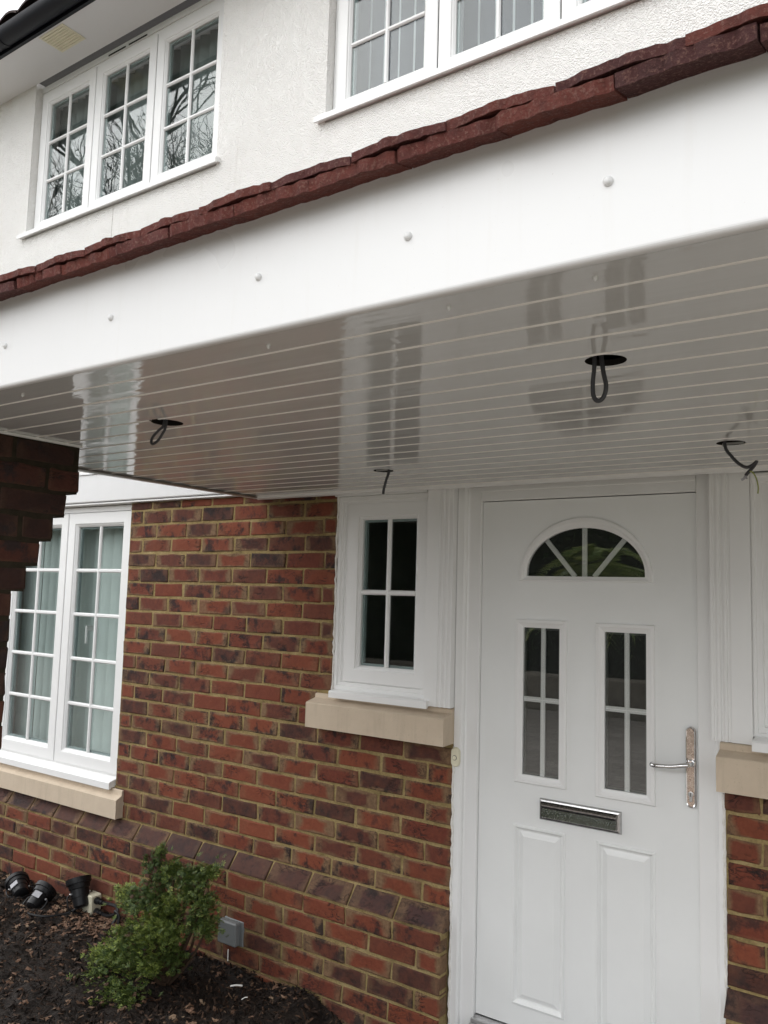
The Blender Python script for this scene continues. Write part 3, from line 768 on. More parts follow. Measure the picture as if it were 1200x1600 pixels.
# fascia with rounded foot
fp = [(FY+.02, SZ+.002), (FY+.012, SZ-.0004)]+[(FY+.0075-.0075*sin(pi/2*k/5), SZ+.0075-.0075*cos(pi/2*k/5)) for k in range(6)]+[(FY, 2.262), (FY+.02, 2.262)]
o = MB().prism(fp, CX0, CX1).build('fascia', 'fascia', cp)
# soffit flange and boards with the four lamp holes cut through
HOLES = [(-1.706, -1.402, .041), (-.525, -1.400, .037), (-1.6705, -.467, .036), (-.514, -.487, .037)]
edges = [-1.8275, -1.745] + [-1.645+.0985*k for k in range(17)]
edges = [e for e in edges if e < -.03]+[-.012]
def board(y0, y1, z, k):
    mb = MB(); g = .0
    def strip(xa, xb, ya, yb): mb.add([(xa, ya, z), (xb, ya, z), (xb, yb, z), (xa, yb, z)], [(0, 1, 2, 3)])
    cuts = sorted([h for h in HOLES if h[1]+h[2] > y0 and h[1]-h[2] < y1])
    x = CX0
    nseg = 6
    for (hx_, hy, r) in cuts:
        strip(x, hx_-r, y0, y1)
        S = 20
        for i in range(S):
            xa, xb = hx_-r*cos(pi*i/S), hx_-r*cos(pi*(i+1)/S)
            ha, hb_ = (max(0, r*r-(q-hx_)**2)**.5 for q in (xa, xb))
            cl = lambda v: min(y1, max(y0, v))
            mb.add([(xa, y0, z), (xb, y0, z), (xb, cl(hy-hb_), z), (xa, cl(hy-ha), z)], [(0, 1, 2, 3)])
            mb.add([(xa, cl(hy+ha), z), (xb, cl(hy+hb_), z), (xb, y1, z), (xa, y1, z)], [(0, 1, 2, 3)])
        x = hx_+r
    strip(x, CX1, y0, y1)
    mb.add([(CX0, y1, z), (CX1, y1, z), (CX1, y1+.0008, z+.0058), (CX0, y1+.0008, z+.0058)], [(0, 1, 2, 3)])
    mb.build('soffit_board', 'soffit', cp)
def joint_strip(e, xa, xb):
    pf = [(e-.0002, SZ+.004), (e-.0002, SZ+.0004), (e+.0012, SZ-.0014), (e+.0035, SZ-.0020), (e+.0062, SZ-.0014), (e+.0084, SZ+.0004), (e+.0084, SZ+.004)]
    MB().add([(x_, yy, zz) for yy, zz in pf for x_ in (xa, xb)], [(2*q, 2*q+1, 2*q+3, 2*q+2) for q in range(len(pf)-1)]).build('joint_strip', 'strip', cp)
for k in range(len(edges)-1):
    y0, y1 = edges[k]+(.0082 if k else 0), edges[k+1]-.0
    board(y0, y1-.0, SZ+(0 if k else -.0005), k)
    if k and not any(abs(h[1]-edges[k]-.004) < h[2]+.004 for h in HOLES):
        joint_strip(edges[k], CX0, CX1)
    elif k:
        xs_ = [CX0]
        for h in sorted(HOLES):
            if abs(h[1]-edges[k]-.004) < h[2]+.004:
                w_ = (max(0, h[2]**2-max(0, abs(h[1]-edges[k]-.004)-.004)**2))**.5+.001; xs_ += [h[0]-w_, h[0]+w_]
        xs_.append(CX1)
        for q in range(0, len(xs_), 2): joint_strip(edges[k], xs_[q], xs_[q+1])
for (hx_, hy, r) in HOLES:
    mb = MB(); S = 24
    vs = [(hx_+r*cos(2*pi*i/S), hy+r*sin(2*pi*i/S), SZ+zz) for zz in (.0002, .012) for i in range(S)]
    mb.add(vs, [(i, (i+1) % S, S+(i+1) % S, S+i) for i in range(S)]).build('hole_rim', 'dark', cp)
MB().box(CX0+.02, CX1-.02, FY+.021, -.004, SZ+.09, SZ+.10).build('roof_deck', 'dark', cp)
# trim along the wall and along the left end
MB().prism([(-.060, SZ-.001), (-.058, SZ-.010), (-.040, SZ-.014), (-.030, SZ-.0125), (-.030, SZ-.001)], CX0+.012, -.2).build('wall_trim', 'upvc', cp)
MB().prism([(-.030, SZ-.002), (-.030, SZ-.006), (-.0275, SZ-.0068), (-.0275, SZ-.002)], CX0+.012, -.2).build('wall_trim', 'upvc', cp)
MB().prism([(CX0-.012, SZ-.008), (CX0+.012, SZ-.008), (CX0+.012, SZ-.002), (CX0, SZ+.2), (CX0-.012, SZ+.2)], FY+.021, -.040, 'y').build('end_board', 'fascia', cp)
MB().prism([(CX0+.012, SZ-.008), (CX0+.028, SZ-.006), (CX0+.028, SZ-.002), (CX0+.012, SZ-.002)], FY+.03, -.062, 'y').build('end_trim', plain('brown_grey_trim', (.20, .18, .16), .4, .4), cp)
MB().box(PX+.0035, PX+.012, -1.79, -1.29, SZ-.008, SZ-.0008).build('pier_trim', 'upvc', cp)
# nail caps
def cap(x, y, z, r, down=False):
    m4 = Matrix.Translation((x, y, z)) @ Matrix.Rotation(pi if down else pi/2, 4, 'X')
    MB().lathe([(r, -.001), (r, .0015), (r*.8, .0045), (r*.35, .0065)], 16, m4).build('nail_cap', 'fascia', cp, smooth=True)
for (x, z) in ((-.36, 2.151), (-.665, 2.149), (-.968, 2.148), (-1.364, 2.146), (-1.736, 2.146), (-.03, 2.151), (.33, 2.15)): cap(x, FY, z, .0068)
for (x, y) in ((-.623, -1.789), (-.396, -1.79), (-1.751, -1.782), (-.997, -1.779)): cap(x, y, SZ-.0005, .0035, True)
# roof slope of the canopy
PIT = radians(27); TY, TZ = -1.888, 2.258
def slope(y, off=0): return TZ+off+(y-TY)*math.tan(PIT)
tmeshes = []
def tile_mesh(seed, camber, th, L=.265, W_=.1612):
    r = random.Random(seed); vs = []; fs = []; NX = 15
    us = [i/(NX-1)-.5 for i in range(NX)]
    lip = [r.uniform(-.0042, .0034) for _ in us]; lo = [r.uniform(-.0012, .0008) for _ in us]; hi = [r.uniform(-.0013, .0008) for _ in us]
    skew = r.uniform(-.002, .002)
    for (v, dz) in ((0, 0), (0, 1), (L, 1), (L, 0)):
        for i, u in enumerate(us):
            c = camber*(1-(2*u)**2)+skew*u
            y = v+(lip[i]+(.0015 if dz else -.001) if v == 0 else 0)
            vs.append((u*W_, y, c+(th+hi[i] if dz else lo[i])))
    for q in range(4):
        for i in range(NX-1): fs.append((q*NX+i, q*NX+i+1, ((q+1) % 4)*NX+i+1, ((q+1) % 4)*NX+i))
    fs += [(0, NX, 2*NX, 3*NX), (NX-1, 2*NX-1, 3*NX-1, 4*NX-1)]
    me = MB().add(vs, fs).mesh('roof_tile'); me.materials.append(M['tile']); return me
UP_T = [tile_mesh(i, .0046, .0130) for i in range(6)]
LO_T = [tile_mesh(50+i, .0014, .0190) for i in range(6)]
def put_tile(me, x, y, z):
    o = bpy.data.objects.new('roof_tile', me); COL.objects.link(o); o.parent = cp
    o.location = Vector((x, y, z))-cp.location; o.rotation_euler = (PIT*.55, random.uniform(-.004, .004), random.uniform(-.006, .006))
for k in range(-16, 9):
    put_tile(random.choice(LO_T), -.415+.1628*k+.0814*0+random.uniform(-.002, .002), -1.887+random.uniform(-.003, .003), 2.2405+random.uniform(-.0012, .0012))
    put_tile(random.choice(UP_T), -.330+.1628*k+random.uniform(-.002, .002), -1.889+random.uniform(-.004, .004), 2.2605+random.uniform(-.001, .001))
# upper courses, hidden from the path: one stepped sheet
mb = MB(); y = -1.79; k = 0
while y < -.1:
    z = 2.285+(y+1.79)*math.tan(PIT)
    mb.box(CX0-.03, CX1, y, min(y+.16, -.004), z, z+.02); y += .1; k += 1
mb.build('tile_slope', 'tile', cp)
tp = cp.children[-1]; tp['kind'] = 'stuff'
MB().box(CX0, CX1, FY+.021, FY+.05, SZ+.015, 2.24).build('fascia_backing', 'dark', cp)

# cables hanging from the four lamp holes
def cable(label, pts, r=.0042, mat='cable'):
    p = spline(pts, 8)
    o = MB().tube(p, r, 8).build('cable', mat, None, pts[0], True); return tag(o, label, 'cable')
hA, hB, hC, hD = HOLES
cable('black looped cable hanging from the lamp hole nearest the fascia, in front of the door', [(-.545, -1.403, 2.10), (-.545, -1.403, 2.045), (-.548, -1.403, 2.01), (-.545, -1.405, 1.985), (-.536, -1.405, 1.977), (-.527, -1.403, 1.985), (-.524, -1.401, 2.005), (-.530, -1.400, 2.035), (-.538, -1.40, 2.10)])
cable('small black looped cable hanging from the lamp hole near the brick pier', [(-1.714, -1.403, 2.10), (-1.718, -1.403, 2.048), (-1.738, -1.403, 2.033), (-1.758, -1.403, 2.019), (-1.764, -1.404, 2.006), (-1.756, -1.405, 1.998), (-1.738, -1.405, 2.004), (-1.722, -1.403, 2.022), (-1.712, -1.401, 2.045), (-1.708, -1.40, 2.10)], .0036)
cable('short dark cable end hanging from the lamp hole above the small window', [(-1.648, -.467, 2.10), (-1.646, -.470, 2.045), (-1.652, -.473, 2.02), (-1.660, -.475, 1.99), (-1.664, -.475, 1.967)], .0048)
cable('bent grey cable with bare cores hanging above the right side of the door', [(-.530, -.480, 2.10), (-.531, -.478, 2.044), (-.515, -.476, 2.016), (-.497, -.475, 1.995), (-.478, -.475, 1.984), (-.462, -.475, 1.990), (-.453, -.475, 1.998), (-.460, -.474, 1.986), (-.473, -.473, 1.972), (-.481, -.473, 1.962)], .0044)
pr_ = COL.objects[-1]
def sub_tube(name, pts, r, mat, parent): MB().tube(spline(pts, 6), r, 8).build(name, mat, None, (0, 0, 0), True); o = COL.objects[-1]; o.parent = parent; o.location = -Vector(parent.location); return o
sub_tube('earth_core', [(-.478, -.474, 1.967), (-.466, -.475, 1.972), (-.455, -.475, 1.955), (-.450, -.475, 1.93), (-.451, -.475, 1.912)], .0018, 'wire', pr_)
sub_tube('bare_core', [(-.481, -.473, 1.962), (-.486, -.473, 1.954), (-.492, -.474, 1.951)], .0034, 'labelgrey', pr_)
sub_tube('bare_core', [(-.480, -.474, 1.963), (-.478, -.476, 1.953)], .0026, 'labelgrey', pr_)

# ================================================================== main eaves
ev = thing('eaves', (-3, -.3, 4.84), 'white eaves soffit above the upper windows', 'eaves')
MB().box(-7.5, 2.5, -.285, -.0005, 4.839, 4.852).build('soffit_board', 'fascia', ev)
MB().box(-7.5, 2.5, -.305, -.2855, 4.825, 5.0).build('fascia', 'gutter', ev)
vt = thing('soffit_vent', (-4.283, -.187, 4.835), 'cream square louvred vent in the eaves soffit by the gutter', 'vent')
MB().box(-4.400, -4.166, -.266, -.108, 4.834, 4.8385, .002).build('vent_plate', 'oldpvc', vt)
for k in range(8): MB().prism([(-.252+k*.0175, 4.8335), (-.250+k*.0175, 4.829), (-.242+k*.0175, 4.8335)], -4.385, -4.181).build('slat', 'oldpvc', vt)
gt = thing('gutter', (-3, -.355, 4.83), 'black plastic gutter along the eaves at the upper left', 'gutter')
gp = [(-.355+.062*cos(a), 4.885+.062*sin(a)) for a in [pi+pi*k/12 for k in range(13)]]
gi = [(-.355+.058*cos(a), 4.885+.058*sin(a)) for a in [2*pi-pi*k/12 for k in range(13)]]
MB().prism(gp+gi, -7.5, 2.5).build('gutter_channel', 'gutter', gt, smooth=True)
for x in (-6.2, -5.2, -4.62, -3.2): MB().prism([(-.355+.066*cos(a), 4.885+.066*sin(a)) for a in [pi+pi*k/12 for k in range(13)]]+[(-.355+.0625*cos(a), 4.885+.0625*sin(a)) for a in [2*pi-pi*k/12 for k in range(13)]], x-.012, x+.012).build('bracket', 'gutter', gt)
rf = thing('main_roof', (-3, -.4, 4.95), 'dark tiled main roof edge above the black gutter', 'roof')
MB().prism([(-.34, 4.945), (-.34, 4.96), (3.0, 7.3), (3.0, 7.28)], -7.5, 2.5).build('roof_slope', 'rooftile', rf)
for k in range(24):
    x = -7.4+k*.21
    MB().add([(x+.2*u-.0, -.375+.3*v, 4.955+.21*v+.035*sin(pi*u)+w_*.014) for w_ in (0, 1) for v in (0, 1) for u in (0, .2, .4, .6, .8, .98)],
             [(v_+i, v_+i+1, v_+i+7, v_+i+6) for v_ in (0, 12) for i in range(5)]+[(i, i+1, 12+i+1, 12+i) for i in range(5)]).build('roof_tile', 'rooftile', rf)

# ================================================================== rooms behind the glass
def room(x0, x1, y0, y1, z0, z1):
    mb = MB(); 
    for (a, b, c, d) in (((x0, y1, z0), (x1, y1, z0), (x1, y1, z1), (x0, y1, z1)), ((x0, y0, z0), (x0, y1, z0), (x0, y1, z1), (x0, y0, z1)), ((x1, y0, z0), (x1, y1, z0), (x1, y1, z1), (x1, y0, z1)), ((x0, y0, z1), (x1, y0, z1), (x1, y1, z1), (x0, y1, z1))):
        mb.add([a, b, c, d], [(0, 1, 2, 3)])
    mb.build('interior_wall', 'room')['kind'] = 'structure'
    MB().add([(x0, y0, z0), (x1, y0, z0), (x1, y1, z0), (x0, y1, z0)], [(0, 1, 2, 3)]).build('interior_floor', 'roomfloor')['kind'] = 'structure'
room(-5.3, -2.75, .201, 3.5, .0, 2.3); room(-2.74, .9, .201, 3.0, .0, 2.3)
room(-5.6, -2.75, .201, 3.5, 2.45, 4.83); room(-2.74, .9, .201, 3.5, 2.45, 4.83)
# seal the gap between wall skins and rooms
for a in ((-5.3, -4.83, .6, 2.3), (XL, -2.24, .0, 2.3), (-2.24, -1.66, 0, 1.2), (-5.3, XL, 0, .6), (-.63, .9, 0, 1.2), (.11, .9, 1.2, 2.3)):
    MB().box(a[0], a[1], .0905, .2, a[2], a[3]).build('interior_wall', 'room')['kind'] = 'structure'
MB().box(-5.3, .9, .121, .2, 2.048, 2.0645).build('interior_wall', 'room')['kind'] = 'structure'

def blind(label, slats, z0, z1, y):
    """slats: (x, width, angle, material)"""
    xs_ = [q[0] for q in slats]
    o = thing('vertical_blind', (sum(xs_)/len(xs_), y, z0), label, 'blind')
    MB().box(min(xs_)-.05, max(xs_)+.05, y-.02, y+.02, z1, z1+.03).build('head_rail', 'upvc', o)
    for x, w, ang, mat in slats:
        a = ang+random.uniform(-.07, .07); n = 6; pts = []
        for k in range(n+1):
            u = (k/n-.5)*w; c = .07*w*(1-(2*k/n-1)**2)
            pts.append((x+u*cos(a)+c*sin(a), y+u*sin(a)-c*cos(a)))
        vs = [(px, py, z) for z in (z0, z1) for px, py in pts]
        MB().add(vs, [(k, k+1, n+2+k, n+1+k) for k in range(n)]).build('slat', mat, o, smooth=True)
    return o
def tall(x0, n): return [(x0+.083*k, .089, .28, 'blindteal') for k in range(n)]
blind('pale green vertical blind behind the right half of the tall window', [(-4.60+.07*k, .06, 1.0, 'blindteal') for k in range(3)]+tall(-4.345, 6), .62, 2.02, .165)
blind('pale green vertical blind behind the left half of the tall window', [(-5.22+.07*k, .06, 1.0, 'blindteal') for k in range(3)]+tall(-4.975, 4), .62, 2.02, .165)
blind('grey and white striped vertical blind behind the upper window over the door', [q for k in range(24) for q in ((-2.75+.085*k, .072, .10, 'blindgrey'), (-2.706+.085*k, .015, .1, 'blindlight'))], 3.82, 4.75, .19)
blind('dull vertical blind behind the upper window beside the gutter', [(-5.25+.082*k, .089, .5, 'blinddark') for k in range(24)], 3.84, 4.76, .19)

# ================================================================== flower bed
def hgt(x, y):
    s = sin(x*5.1+y*3.3)*.012+sin(x*11.7-y*7.1+1.3)*.008+sin(x*23+y*19)*.005
    e = -.018+s+.03*math.exp(-((x+3.9)/.5)**2)
    e += .02*max(0, min(1, (-y-.3)/1.0))
    ex = (-2.06-.15*(-y)*.0)-x+.02*sin(y*17)
    return min(e, -.09+max(0, ex)*.55+.01*sin(x*40+y*33))
mb = MB(); NX, NY = 150, 90; X0, X1, Y0, Y1 = -5.6, -1.98, -2.2, -.045
vs = []; rg = random.Random(3)
for j in range(NY+1):
    for i in range(NX+1):
        x = X0+(X1-X0)*i/NX; y = Y0+(Y1-Y0)*j/NY; vs.append((x, y, hgt(x, y)+rg.uniform(-.006, .006)))
mb.add(vs, [(j*(NX+1)+i, j*(NX+1)+i+1, (j+1)*(NX+1)+i+1, (j+1)*(NX+1)+i) for j in range(NY) for i in range(NX)])
mb.build('soil', 'soil')['kind'] = 'structure'
mb = MB(); rg = random.Random(11)
for _ in range(19000):
    x = rg.uniform(-4.7, -2.0); y = -.05-abs(rg.random()**1.2)*1.35
    if x > -2.06 and rg.random() < .7: continue
    s = rg.choice((.003, .004, .005, .006, .008, .012)); a = rg.uniform(0, 6.28); tl = rg.gauss(0, .5)
    c = Vector((x, y, hgt(x, y)+.004+rg.random()*.008)); d = Vector((cos(a)*cos(tl), sin(a)*cos(tl), sin(tl)))*s*rg.uniform(.8, 1.8)
    e = Vector((-sin(a), cos(a), rg.uniform(-.6, .6)))*s*rg.uniform(.3, .6); n = Vector((0, 0, 1))*s*.22
    mb.add([c-d-e, c+d-e*.7, c+d*.8+e, c-d*.9+e*.8, c-d*.6+n, c+d*.6+n], [(0, 1, 5, 4), (1, 2, 5), (2, 3, 4, 5), (3, 0, 4)])
tag(mb.build('bark_mulch', 'chips'), 'dark brown bark chips covering the flower bed', 'mulch', kind='stuff')
mb = MB(); rg = random.Random(5)
def leafpoly(mb, c, s, a, rg):
    pts = []; n = 9
    for k in range(n):
        t_ = 2*pi*k/n; r = s*(1 if k % 2 == 0 else .62)*rg.uniform(.75, 1.1)
        pts.append(Vector((cos(t_)*r*.7, sin(t_)*r, rg.uniform(-.25, .35)*s)))
    R = Matrix.Rotation(a, 3, 'Z') @ Matrix.Rotation(rg.gauss(0, .35), 3, 'X')
    vs = [c+R @ p for p in pts]+[c+Vector((0, 0, s*.2))]
    mb.add(vs, [(k, (k+1) % n, n) for k in range(n)])
for _ in range(800):
    if rg.random() < .45: x, y = rg.gauss(-3.5, .2), -.07-abs(rg.gauss(0, .13))
    else: x, y = rg.uniform(-4.5, -2.2), rg.uniform(-1.1, -.08)
    leafpoly(mb, Vector((x, y, hgt(x, y)+.010)), rg.uniform(.010, .024), rg.uniform(0, 6.28), rg)
tag(mb.build('fallen_leaves', 'dryleaf'), 'dry brown leaves lying on the bark mulch', 'leaves', kind='stuff')
# white scraps
def twig(label, p, q, r):
    o = MB().tube(spline([p, ((p[0]+q[0])/2, (p[1]+q[1])/2, (p[2]+q[2])/2+.003), q], 4), r, 6).build('white_twig', 'twig', None, p, True); tag(o, label, 'twig')
twig('white stick lying on the dark mulch below the grey wall box', (-2.535, -.228, .006), (-2.490, -.205, .012), .0035)
twig('thin white curl on the mulch, further right than the stick', (-2.425, -.275, .002), (-2.405, -.262, .012), .0018)
twig('thin pale stem poking out under the grey wall box', (-2.683, -.10, .072), (-2.668, -.115, .032), .002)

# grey box on the wall
gb = thing('wall_box', (-2.71, -.055, .07), 'grey weatherproof box low on the brick plinth beside the shrub', 'box')
MB().box(-2.768, -2.656, -.088, -.056, .078, .176, .006).build('box_lid', 'greybox', gb)
MB().box(-2.760, -2.640, -.056, -.046, .074, .180, .004).build('box_back', 'greybox', gb)

# spotlights
def spot(label, base, aim, rad, length, plate):
    o = thing('garden_spotlight', base, label, 'spotlight', 'black spotlights lying by the wall')
    d = Vector(aim).normalized(); m4 = Matrix.Translation(base) @ d.to_track_quat('Z', 'Y').to_matrix().to_4x4()
    MB().lathe([(rad*.45, 0), (rad*.62, length*.06), (rad*.68, length*.35), (rad*.72, length*.36), (rad*.74, length*.62), (rad*.82, length*.64), (rad*.9, length*.8)], 28, m4).build('lamp_body', 'black', o, smooth=True)
    MB().lathe([(rad*.9, length*.8), (rad, length*.81), (rad*1.02, length*.86), (rad*1.02, length), (rad*.93, length*1.01), (rad*.9, length*.93), (rad*.3, length*.92)], 28, m4).build('lamp_rim', 'black', o, smooth=True)
    u = m4.to_3x3() @ Vector((1, 0, 0)); w = m4.to_3x3() @ Vector((0, 1, 0)); c = Vector(base)+d*length*.5
    mb = MB()
    for sg in (1, -1): mb.tube(spline([c+u*sg*rad*.78, c+u*sg*rad*1.08-d*length*.1, c+u*sg*rad*1.0-d*length*.5, c-d*length*.72], 5), .0036, 8)
    mb.build('bracket', 'black', o)
    for sg in (1, -1): MB().lathe([(.006, 0), (.006, .008), (.004, .010)], 10, Matrix.Translation(c+u*sg*rad*.72) @ (u*sg).to_track_quat('Z', 'Y').to_matrix().to_4x4()).build('screw', 'alu', o)
    if plate:
        # small grey rating plate facing the lawn side
        v = Vector((.45, -.8, .45)); v = (v-d*v.dot(d)).normalized(); s_ = d.cross(v)
        pc = Vector(base)+d*length*.45+v*rad*.735
        q = [pc+s_*a*.020+d*b*.015+v*e for e in (0, .002) for a, b in ((-1, -1), (1, -1), (1, 1), (-1, 1))]
        MB().add(q, [(3, 2, 1, 0), (4, 5, 6, 7), (0, 1, 5, 4), (1, 2, 6, 5), (2, 3, 7, 6), (3, 0, 4, 7)]).build('rating_plate', 'labelgrey', o)
spot('black garden spotlight furthest from the cream junction box, with grey plate', (-4.095, -.195, .012), (-.75, .25, .25), .060, .115, True)
spot('black garden spotlight in the middle of the three, grey plate facing out', (-3.895, -.265, .010), (-.15, .75, .55), .058, .118, True)
spot('black garden spotlight beside the cream junction box, rim tilted up', (-3.655, -.145, .035), (-.42, .1, .85), .060, .138, False)
# junction box
jb = thing('junction_box', (-3.64, -.12, -.02), 'cream junction box on the mulch at the foot of the wall', 'box')
MB().box(-3.685, -3.610, -.125, -.062, -.03, .092, .006).build('box_body', 'oldpvc', jb)
for (z, l) in ((.065, 1), (.012, 2)):
    m4 = Matrix.Translation((-3.610, -.094, z)) @ Matrix.Rotation(pi/2, 4, 'Y')
    MB().lathe([(.017, 0), (.017, .012), (.014, .014), (.014, .03), (.011, .032), (.011, .05)], 14, m4).build('cable_gland', 'black', jb, smooth=True)
cable('black cable from the upper gland of the cream junction box, along the wall', [(-3.565, -.094, .065), (-3.50, -.096, .072), (-3.45, -.10, .075), (-3.41, -.12, .070), (-3.395, -.14, .045), (-3.40, -.17, .0), (-3.405, -.20, -.02)], .008, 'black')
cable('black cable from the lower gland of the cream junction box, into the mulch', [(-3.565, -.094, .012), (-3.50, -.10, .018), (-3.44, -.11, .045), (-3.415, -.13, .068), (-3.385, -.13, .05), (-3.375, -.15, .0), (-3.38, -.17, -.02)], .008, 'black')
cable('thin black cable loop lying in front of the spotlights', [(-3.87, -.30, .01), (-3.80, -.33, .022), (-3.72, -.30, .022), (-3.68, -.22, .02), (-3.655, -.16, .04)], .005, 'black')

# ================================================================== dwarf cypress
sh = thing('cypress_shrub', (-2.80, -.33, -.03), 'small green dwarf cypress shrub growing in the mulch against the brick wall', 'shrub')
rg = random.Random(21)
B = Vector((-2.80, -.33, -.03))
branches = [  # tip, clump radius, number of sprays, tip lightness, dead
    ((-2.925, -.29, .475), .035, 26, .35, .25), ((-2.945, -.30, .425), .05, 40, .05, .6), ((-2.92, -.29, .36), .07, 70, .15, .35),
    ((-2.60, -.31, .465), .045, 40, .45, 0), ((-2.66, -.31, .435), .055, 50, .25, 0), ((-2.73, -.31, .41), .06, 60, .2, 0), ((-2.82, -.31, .425), .05, 44, .3, .05),
    ((-3.10, -.32, .265), .055, 56, .8, 0), ((-3.04, -.32, .225), .06, 46, .35, .1), ((-2.97, -.33, .28), .07, 70, .15, .2),
    ((-2.60, -.34, .345), .06, 60, .3, 0), ((-2.68, -.34, .36), .06, 60, .3, 0), ((-2.76, -.36, .31), .07, 80, .5, 0), ((-2.85, -.38, .23), .08, 90, .5, .1),
    ((-2.56, -.35, .265), .05, 54, .3, 0), ((-2.63, -.34, .27), .055, 50, .15, .05), ((-2.70, -.42, .23), .07, 80, .5, 0), ((-2.78, -.45, .22), .07, 90, .7, 0),
    ((-2.98, -.42, .14), .07, 80, .65, .05), ((-3.08, -.45, .055), .05, 60, .8, 0), ((-2.99, -.46, .075), .06, 70, .5, 0), ((-2.88, -.43, .10), .07, 80, .25, .1),
    ((-2.69, -.40, .13), .055, 56, .2, .05), ((-2.75, -.46, .10), .06, 64, .55, 0), ((-2.90, -.40, .17), .07, 60, .2, .2),
    ((-3.03, -.52, -.01), .06, 70, .35, .05), ((-3.07, -.55, -.04), .05, 50, .6, 0), ((-2.90, -.52, -.01), .06, 70, .3, .1), ((-2.80, -.52, -.005), .06, 74, .3, .05),
    ((-2.97, -.58, -.03), .06, 60, .5, 0), ((-2.85, -.60, -.04), .06, 70, .5, 0), ((-2.77, -.56, -.03), .045, 50, .6, 0), ((-2.92, -.62, -.06), .05, 44, .6, 0),
    ((-2.86, -.34, .32), .07, 60, .1, .35), ((-2.80, -.34, .22), .08, 60, .05, .4), ((-2.84, -.36, .06), .08, 60, .05, .4)]
st = MB()
fv = []; ffc = []; tipv = []; deadv = []
for (tp_, cr_, ns, light_, dead) in branches:
    T = Vector(tp_); base = B.lerp(T, .15)+Vector((0, 0, .02)); mid = base.lerp(T, .5)+Vector((rg.uniform(-.02, .02), rg.uniform(-.02, .02), -.03))
    st.tube(spline([B+Vector((0, 0, .0)), mid, T], 4), [.010*(1-.085*k) for k in range(9)], 5)
    out = (T-Vector((-2.84, -.30, T.z-.06))).normalized()
    for _ in range(int(ns*2.7)):
        # spray: flat fan of small scale-leaf shoots
        p = T+Vector((rg.gauss(0, 1), rg.gauss(0, 1), rg.gauss(0, .8)))*cr_*.46
        d = (out*1.0+Vector((rg.gauss(0, .55), rg.gauss(0, .55), rg.gauss(.15, .5)))).normalized()
        side = d.cross(Vector((rg.gauss(0, .5), rg.gauss(0, .5), 1))).normalized()
        nrm = d.cross(side)
        s = rg.uniform(.015, .028)
        isdead = 1.0 if rg.random() < dead*.55 else 0.0
        lt = min(1, max(0, light_*rg.uniform(.2, 1.3)))
        start = len(fv)
        fr_ = []
        nsh = 5
        for q in range(nsh):
            a = (q/(nsh-1)-.5)*1.9
            dd = d*cos(a)+side*sin(a)
            L_ = s*(1-.35*abs(a))*rg.uniform(.75, 1.1)
            o_ = p+nrm*rg.uniform(-.002, .002)
            wv = side*cos(a)-d*sin(a)
            for e in range(3):                       # stubby lobes along each shoot
                c0 = o_+dd*L_*(.25+.3*e)+nrm*rg.uniform(-.0025, .0035)
                aa = rg.choice((-.7, .7)) if e < 2 else 0
                d3 = (dd*cos(aa)+wv*sin(aa)); w3 = (wv*cos(aa)-dd*sin(aa))
                l3 = L_*.26; w_ = s*.105
                b = len(fv)
                fv += [c0-d3*l3, c0+w3*w_+nrm*.0012, c0+d3*l3*1.15, c0-w3*w_+nrm*.0012]
                ffc.append((b, b+1, b+2, b+3))
                g_ = min(1, lt*1.25)*(.4+.45*e) ; tipv += [min(1, g_)]*4; deadv += [isdead]*4
st.build('stem', 'bark', sh)
off = sh.location
me = bpy.data.meshes.new('foliage'); me.from_pydata([tuple(v-off) for v in fv], [], ffc); me.materials.append(M['cypress'])
for nm, vals in (('tip', tipv), ('dead', deadv)):
    at = me.attributes.new(nm, 'FLOAT', 'POINT'); at.data.foreach_set('value', vals)
fo = bpy.data.objects.new('foliage', me); COL.objects.link(fo); fo.parent = sh; fo['kind'] = 'stuff'

# ================================================================== garden behind the viewer (seen in the glass)
def tree(label, x, y, h, seed):
    r = random.Random(seed); o = thing('bare_tree', (x, y, -.16), label, 'tree', 'bare trees across the drive')
    tr_, cr_ = MB(), MB()
    def grow(p, d, L, rad, dep):
        mid = p+d*L*.5+Vector((r.gauss(0, .05), r.gauss(0, .05), 0))*L; e = p+d*L+Vector((r.gauss(0, .08), r.gauss(0, .08), .04))*L
        (tr_ if dep == 0 else cr_).tube([p, mid, e], [rad, rad*.85, rad*.68], 6 if dep < 2 else 3, False)
        if dep >= 7: return
        n = 3
        for k in range(n):
            ax = Vector((r.gauss(0, 1), r.gauss(0, 1), r.gauss(.25, .5))).normalized()
            nd = (d*.9+ax*r.uniform(.5, .95)).normalized()
            q = e if k == 0 else p.lerp(e, r.uniform(.45, .98))
            grow(q, nd, L*r.uniform(.62, .82), rad*.58, dep+1)
    grow(Vector((x, y, -.2)), Vector((0, 0, 1)), h*.27, h*.018, 0)
    tr_.build('trunk', 'barktree', o); cr_.build('crown', 'barktree', o)
tree('tall bare tree across the drive, seen only in the glass', -13.5, -8.8, 17, 1)
tree('spreading bare tree across the drive, seen only in the glass', -17.2, -9.4, 17, 2)
tree('bare tree nearest the hedge end, seen only in the glass', -21.0, -10.5, 18, 3)
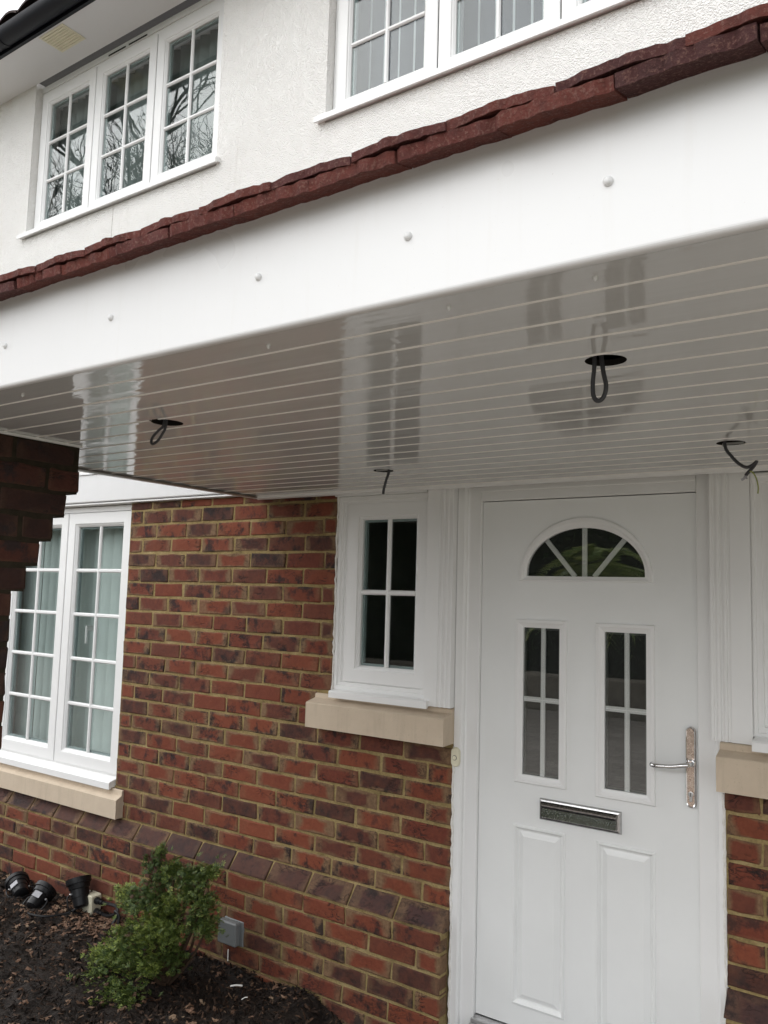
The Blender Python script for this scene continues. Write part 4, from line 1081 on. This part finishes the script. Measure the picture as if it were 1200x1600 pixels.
hd = thing('hedge', (-6, -11.6, -.16), 'dark evergreen hedge across the drive, seen only in the glass', 'hedge')
mb = MB(); rg = random.Random(8)
MB().box(-24, -2.5, -12.3, -11.2, -.16, 3.7).build('hedge_core', plain('hedge_core', (.012, .018, .01), .9, .1), hd)
for _ in range(9000):
    c = Vector((rg.uniform(-24, -2.5), -11.15+rg.gauss(0, .09), rg.uniform(-.1, 4.0))); s = rg.uniform(.04, .1)
    u = Vector((rg.gauss(0, 1), rg.gauss(0, 1), rg.gauss(0, 1))).normalized()*s; w = u.orthogonal().normalized()*s*.5
    mb.add([c-u, c+w, c+u, c-w], [(0, 1, 2, 3)])
mb.build('foliage', 'hedge', hd); COL.objects[-1]['kind'] = 'stuff'
gw = MB().box(-16, 4, -9.9, -9.55, -.16, .42, .03).build('garden_wall', 'wallstone', None, (-6, -9.7, -.16)); tag(gw, 'low stone garden wall across the drive, seen only in the glass', 'wall')
pm = thing('palm', (-4.4, -8.6, -.16), 'green palm with arching fronds by the drive, seen only in the fan light', 'palm')
MB().tube([(-4.4, -8.6, -.2), (-4.38, -8.62, .6), (-4.4, -8.6, 2.0)], [.13, .11, .1], 10).build('trunk', 'bark', pm)
mb = MB(); rg = random.Random(4)
for k in range(90):
    a = rg.uniform(0, 6.28); el = rg.uniform(-.5, 1.3); L_ = rg.uniform(.7, 1.25); d = Vector((cos(a)*cos(el), sin(a)*cos(el), sin(el))); p = Vector((-4.4, -8.6, 2.0))
    prev = None
    for q in range(9):
        t_ = q/8; c = p+d*L_*t_+Vector((0, 0, -.7*t_*t_*L_)); sd_ = d.cross(Vector((0, 0, 1))).normalized()
        if prev is not None:
            for sg in (-1, 1):
                for e in (0, .33, .66):
                    b = prev.lerp(c, e); tip_ = b+sd_*sg*.35*(1-.6*t_)+d*.15+Vector((0, 0, -.12)); mb.add([b, b+d*.03, tip_], [(0, 1, 2)])
        prev = c
mb.build('fronds', 'palm', pm); COL.objects[-1]['kind'] = 'stuff'
